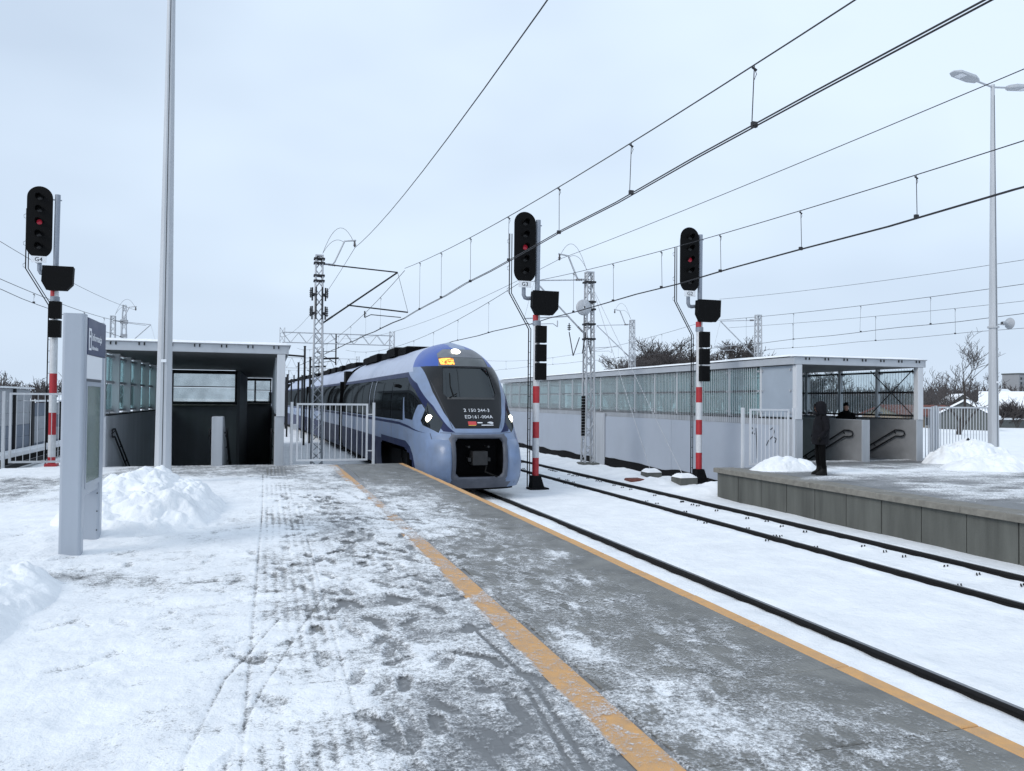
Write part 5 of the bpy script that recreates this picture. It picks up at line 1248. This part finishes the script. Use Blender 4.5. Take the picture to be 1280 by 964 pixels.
# far woods: one mass along the skyline
def far_wood(name, x0, x1, y0, y1, n, h, seed, label):
    rr = random.Random(seed); b = MB()
    for k in range(n):
        x, y = rr.uniform(x0,x1), rr.uniform(y0,y1); hh = h*rr.uniform(.6,1.15)
        base = Vector((x, y, -2.5))
        for s in range(16):
            a = rr.uniform(0, 6.28); st = base+Vector((0,0,hh*rr.uniform(.0,.5))); en = base+Vector((math.cos(a)*hh*.4*rr.random(), math.sin(a)*hh*.4*rr.random(), hh*rr.uniform(.45,1.)))
            w_ = .0009*y*rr.uniform(.5,1.3)+.03; mid = st.lerp(en, .5)+Vector((rr.uniform(-.6,.6),0,.2))
            b.tube(st, mid, w_, w_*.7, 3, False, False); b.tube(mid, en, w_*.7, w_*.2, 3, False, False)
            for q in range(3):
                s2 = mid.lerp(en, rr.random()); e2 = s2+Vector((rr.uniform(-1.4,1.4), rr.uniform(-1,1), rr.uniform(.1,1.6))); b.tube(s2, e2, w_*.45, w_*.15, 3, False, False)
    o = b.build(name, M['twig'], fix=False); o['label'] = label; o['category'] = 'woodland'; return struct(o, 'stuff')
far_wood('far_woods', -330, -60, 300, 420, 420, 12, 1, 'dark wooded skyline at far left')
far_wood('far_woods', 150, 330, 165, 260, 420, 8.5, 2, 'dark wooded slope behind the houses at right')
far_wood('far_woods', 300, 620, 300, 460, 420, 17, 5, 'hazy wooded ridge along the right skyline')
far_wood('hedge', 108, 150, 96, 100, 150, 4.2, 6, 'snowy scrub along the road right of the lamp post')
# ================================================================== HOUSES AT RIGHT
def house(x, y, w_, d, hw_, hr, label, wall, roof, rot=0, snow=True, chim=False):
    e = thing('house', (x, y, -2.2), label, 'house'); z = -2.2
    b = MB(); b.add([(x-w_,y-d,z),(x+w_,y-d,z),(x+w_,y+d,z),(x-w_,y+d,z),(x-w_,y-d,z+hw_),(x+w_,y-d,z+hw_),(x+w_,y+d,z+hw_),(x-w_,y+d,z+hw_),(x-w_,y,z+hw_+hr),(x+w_,y,z+hw_+hr)],
        [(0,1,5,4),(2,3,7,6),(1,2,6,9,5),(3,0,4,8,7)]); b.build('wall', M[wall], e)
    o_ = .4; t = .25
    b = MB()
    for s in (-1, 1):
        b.add([(x-w_-o_,y+s*(d+o_),z+hw_-o_*hr/d),(x+w_+o_,y+s*(d+o_),z+hw_-o_*hr/d),(x+w_+o_,y,z+hw_+hr),(x-w_-o_,y,z+hw_+hr)]+[(x-w_-o_,y+s*(d+o_),z+hw_-o_*hr/d+t),(x+w_+o_,y+s*(d+o_),z+hw_-o_*hr/d+t),(x+w_+o_,y,z+hw_+hr+t),(x-w_-o_,y,z+hw_+hr+t)],
            [(0,1,2,3),(4,5,6,7),(0,1,5,4),(1,2,6,5),(2,3,7,6),(3,0,4,7)])
    rf = b.build('roof', M[roof], e)
    if chim: MB().box(x+w_*.3, x+w_*.3+.6, y-.3, y+.3, z+hw_, z+hw_+hr+1.0).build('chimney', M['wall_ochre'], rf)
    for k in range(max(1, int(w_/1.4))):
        xx = x-w_+1.2+k*2.6
        if xx+1 < x+w_: 
            f = MB().box(xx, xx+1.0, y-d-.05, y-d+.02, z+1.0, z+2.1).build('window', M['window_dark'], e); MB().box(xx-.08, xx+1.08, y-d-.08, y-d-.052, z+.9, z+.98).build('sill', M['print_white'], f)
    e.rotation_euler = (0,0,rot)
    return e
def snow_roof(): return 'snow'
house(93.0, 92, 7.5, 4.0, 2.4, 1.3, 'low ochre house with red roof left of the big bare tree', 'wall_ochre', 'roof_red')
house(88.6, 80.5, 2.9, 3.4, 2.5, 2.0, 'dark shed with snowy roof right of the big bare tree', 'wall_grey', 'snow', R(38))
house(146, 117, 9, 8, 1.6, 5.0, 'house with a big white snowy roof at the right edge', 'wall_grey', 'snow', R(-48), chim=True)
house(179, 152, 6, 6, 3.0, 5.0, 'farther house with steep snowy roof near the right edge', 'wall_grey', 'snow', R(28))
house(205, 190, 6, 5, 3.0, 4.2, 'small snowy roofed house among the trees right of the lamp post', 'wall_grey', 'snow', R(60))
ap = thing('apartment_block', (470, 385, -2), 'far grey apartment block on the skyline right of the lamp post', 'building')
MB().box(462, 478, 380, 392, -2, 22).build('wall', M['flat_far'], ap); MB().box(461.6, 478.4, 379.6, 392.4, 22, 22.8).build('roof', M['wall_grey'], ap)
for i in range(5):
    for j in range(7): MB().box(463.2+i*3, 464.8+i*3, 379.9, 380.05, 1+j*2.9, 2.6+j*2.9).build('window', M['window_dark'], ap)
# roadside wall across the snow field
rw = tag(MB().box(60, 260, 96, 96.5, -3, -.55).build('roadside_wall', M['wall_grey']), 'long low dark wall along the far side of the snow field', 'wall')
MB().box(59.9, 260, 95.9, 96.6, -.55, -.25).build('snow_cap', M['snow'], rw)
# street lamp by the houses
sl = thing('street_lamp', (50.5, 55, -1.3), 'dark curved street lamp between the far shelter and the bare tree', 'street lamp')
b = MB(); b.tube((50.5,55,-1.5), (50.5,55,4.4), .13, .09, 8); b.build('pole', M['steel_dark'], sl)
b = MB(); b.path([(50.5,55,4.4),(50.45,55,5.0),(50.1,55,5.45),(49.5,55,5.65),(48.6,55,5.72)], .06, 6); b.build('arm', M['galv'], sl)
MB().cbox(48.0, 48.7, 54.9, 55.1, 5.62, 5.76, .03).build('lamp_head', M['galv'], sl)
# telecom mast far left
tm = thing('lattice_tower', (-26, 160, -2), 'thin distant lattice tower seen above the near shelter', 'tower')
b = MB(); lattice(b, -26, 160, -2, 19, 1.6, .5, .12, 1.6); b.build('tower_frame', M['galv'], tm)
b = MB(); b.box(-26.6,-25.4,159.5,160.5,15.5,16.2); b.box(-26.5,-25.5,159.5,160.5,13,13.5); b.build('antennas', M['flat_far'], tm)
# ================================================================== PEOPLE
def skin_body(name, joints, edges, m, parent, sub=2, root=0):
    me = bpy.data.meshes.new(name); off = wloc(parent)
    me.from_pydata([(j[0],j[1],j[2]) for j in joints], edges, []); o = bpy.data.objects.new(name, me); COL.objects.link(o); o.parent = parent
    md = o.modifiers.new('skin', 'SKIN'); md.use_smooth_shade = True; md.use_x_symmetry = False
    for v, j in zip(me.skin_vertices[0].data, joints): v.radius = (j[3], j[4] if len(j) > 4 else j[3])
    me.skin_vertices[0].data[root].use_root = True
    s = o.modifiers.new('sub', 'SUBSURF'); s.levels = sub; s.render_levels = sub; me.materials.append(m); return o
def person(loc, yaw, label, jm, sitting=False, hood=True):
    """local frame: facing -Y, right hand at -X"""
    e = thing('person', loc, label, 'person'); e.rotation_euler = (0,0,yaw)
    # one continuous clothed body: pelvis, spine, legs, arms with hands in the pockets
    J = [(0,0,.98,.155,.125),(0,.01,1.12,.165,.13),(0,.02,1.32,.185,.14),(0,.03,1.46,.15,.11),(0,.02,1.55,.065,.065),
         (-.10,0,.90,.105,.11),(-.105,-.01,.50,.082,.085),(-.11,.02,.12,.062,.066),
         (.10,0,.90,.105,.11),(.11,.0,.50,.082,.085),(.115,.04,.12,.062,.066),
         (-.19,.03,1.43,.07,.07),(-.235,.05,1.16,.06,.062),(-.205,-.08,.94,.05,.052),
         (.19,.03,1.43,.07,.07),(.235,.05,1.16,.06,.062),(.205,-.08,.94,.05,.052)]
    E_ = [(0,1),(1,2),(2,3),(3,4),(0,5),(5,6),(6,7),(0,8),(8,9),(9,10),(3,11),(11,12),(12,13),(3,14),(14,15),(15,16)]
    skin_body('body', J, E_, M['trousers'], e)
    # coat over the body: lofted rings, open hem below the hips
    def loft(rings, m, name, parent, cap=True):
        n = 18; b = MB(); vs = []
        for (cx_, cy_, z, rx, ry) in rings: vs += [(cx_+rx*math.cos(2*math.pi*i/n)*(1+.03*math.sin(3*i)), cy_+ry*math.sin(2*math.pi*i/n), z) for i in range(n)]
        N = len(rings); b.add(vs, [(k*n+i,k*n+(i+1)%n,(k+1)*n+(i+1)%n,(k+1)*n+i) for k in range(N-1) for i in range(n)], True)
        if cap: b.add(vs[-n:], [tuple(range(n))], True)
        o = local(name, b, m, parent); s = o.modifiers.new('s', 'SUBSURF'); s.levels = 1; s.render_levels = 1; return o
    loft([(0,0,.76,.215,.20),(0,0,.90,.22,.21),(0,.01,1.05,.22,.205),(0,.02,1.22,.23,.205),(0,.03,1.38,.235,.18),(0,.03,1.47,.17,.13),(0,.02,1.53,.10,.095)], M[jm], 'coat', e)
    for s in (-1, 1):
        b = MB(); b.path([(s*.17,.03,1.45),(s*.22,.04,1.34),(s*.245,.05,1.16),(s*.235,-.01,1.03),(s*.205,-.10,.93)], [.085,.09,.082,.076,.066], 12); local('sleeve', b, M[jm], e)
        # mitten-dark glove half in the pocket: palm, four fingers and thumb
        g_ = MB(); px_, py_, pz = s*.20, -.12, .905; g_.path([(px_,py_+.03,pz+.03),(px_,py_,pz-.02)], [.042,.038], 8)
        for q in range(4): g_.path([(px_+s*(.022-.015*q), py_-.01, pz-.02), (px_+s*(.02-.015*q), py_-.02, pz-.055), (px_+s*(.016-.014*q), py_-.012, pz-.085-.006*(q in (1,2)))], [.010,.009,.008], 6)
        g_.path([(px_-s*.035,py_,pz+.01),(px_-s*.052,py_-.015,pz-.02),(px_-s*.045,py_-.02,pz-.045)], [.012,.011,.009], 6); local('glove', g_, M['boot'], e)
        x = s*.108; y = .02 if s < 0 else .04
        loft([(x,y-.06,.0,.052,.15),(x,y-.06,.035,.056,.152),(x,y-.05,.075,.052,.13),(x,y-.0,.11,.055,.08),(x,y,.19,.065,.072),(x,y,.24,.07,.075)], M['boot'], 'boot', e)
    # head with a face
    hd = loft([(0,-.01,1.53,.05,.055),(0,-.03,1.57,.062,.08),(0,-.035,1.62,.073,.095),(0,-.03,1.68,.078,.10),(0,-.02,1.74,.074,.095),(0,-.01,1.785,.05,.065),(0,-.01,1.80,.02,.03)], M['skin'], 'head', e)
    f = MB(); f.add([(-.016,-.125,1.645),(.016,-.125,1.645),(0,-.158,1.640),(0,-.122,1.695)], [(0,1,2),(0,2,3),(1,3,2)], True)
    for s in (-1,1): f.lathe((s*.033,-.122,1.685), [(.001,-.012),(.012,-.004),(.001,.006)], 8, 'y'); f.lathe((s*.076,-.02,1.66), [(.001,-.02),(.02,0),(.001,.02)], 8, 'y')
    f.box(-.025,.025,-.128,-.118,1.598,1.606); local('face', f, M['skin'], hd)
    if hood:
        n = 14; b = MB(); vs = []; rings = [(1.47,.13,.12,.02),(1.54,.125,.125,.02),(1.60,.118,.15,.0),(1.68,.115,.16,-.01),(1.76,.105,.145,-.005),(1.82,.07,.09,.015),(1.84,.02,.03,.02)]
        for z, rx, ry, cy_ in rings:
            for i in range(n): a = R(-68)+R(316)*i/(n-1); vs.append((rx*math.sin(a+math.pi-R(90)+R(0))*1.0 if False else rx*math.cos(a), cy_+ry*math.sin(a), z))
        b.add(vs, [(k*n+i,k*n+i+1,(k+1)*n+i+1,(k+1)*n+i) for k in range(len(rings)-1) for i in range(n-1)], True); o = local('hood', b, M[jm], e); md = o.modifiers.new('t','SOLIDIFY'); md.thickness = .02
        b = MB(); b.path([(-.10,-.10,1.52),(-.05,-.14,1.53),(0,-.15,1.525),(.05,-.14,1.53),(.10,-.10,1.52)], .035, 8); local('collar', b, M[jm], e)
    else:
        loft([(0,-.005,1.70,.092,.112),(0,-.005,1.76,.09,.11),(0,0,1.81,.075,.09),(0,0,1.835,.03,.04)], M[jm], 'cap', e); loft([(0,.02,1.48,.11,.11),(0,.02,1.55,.095,.10),(0,.01,1.60,.09,.095)], M[jm], 'scarf', e, False)
    return e
person((13.16, 16.2, .006), R(-106), 'person in dark hooded jacket standing near the edge of the far platform', 'jacket')
person((18.62, 21.65, 0), R(-35), 'person in black coat and cap coming up the stairs behind the shelter wall', 'jacket2', hood=False)
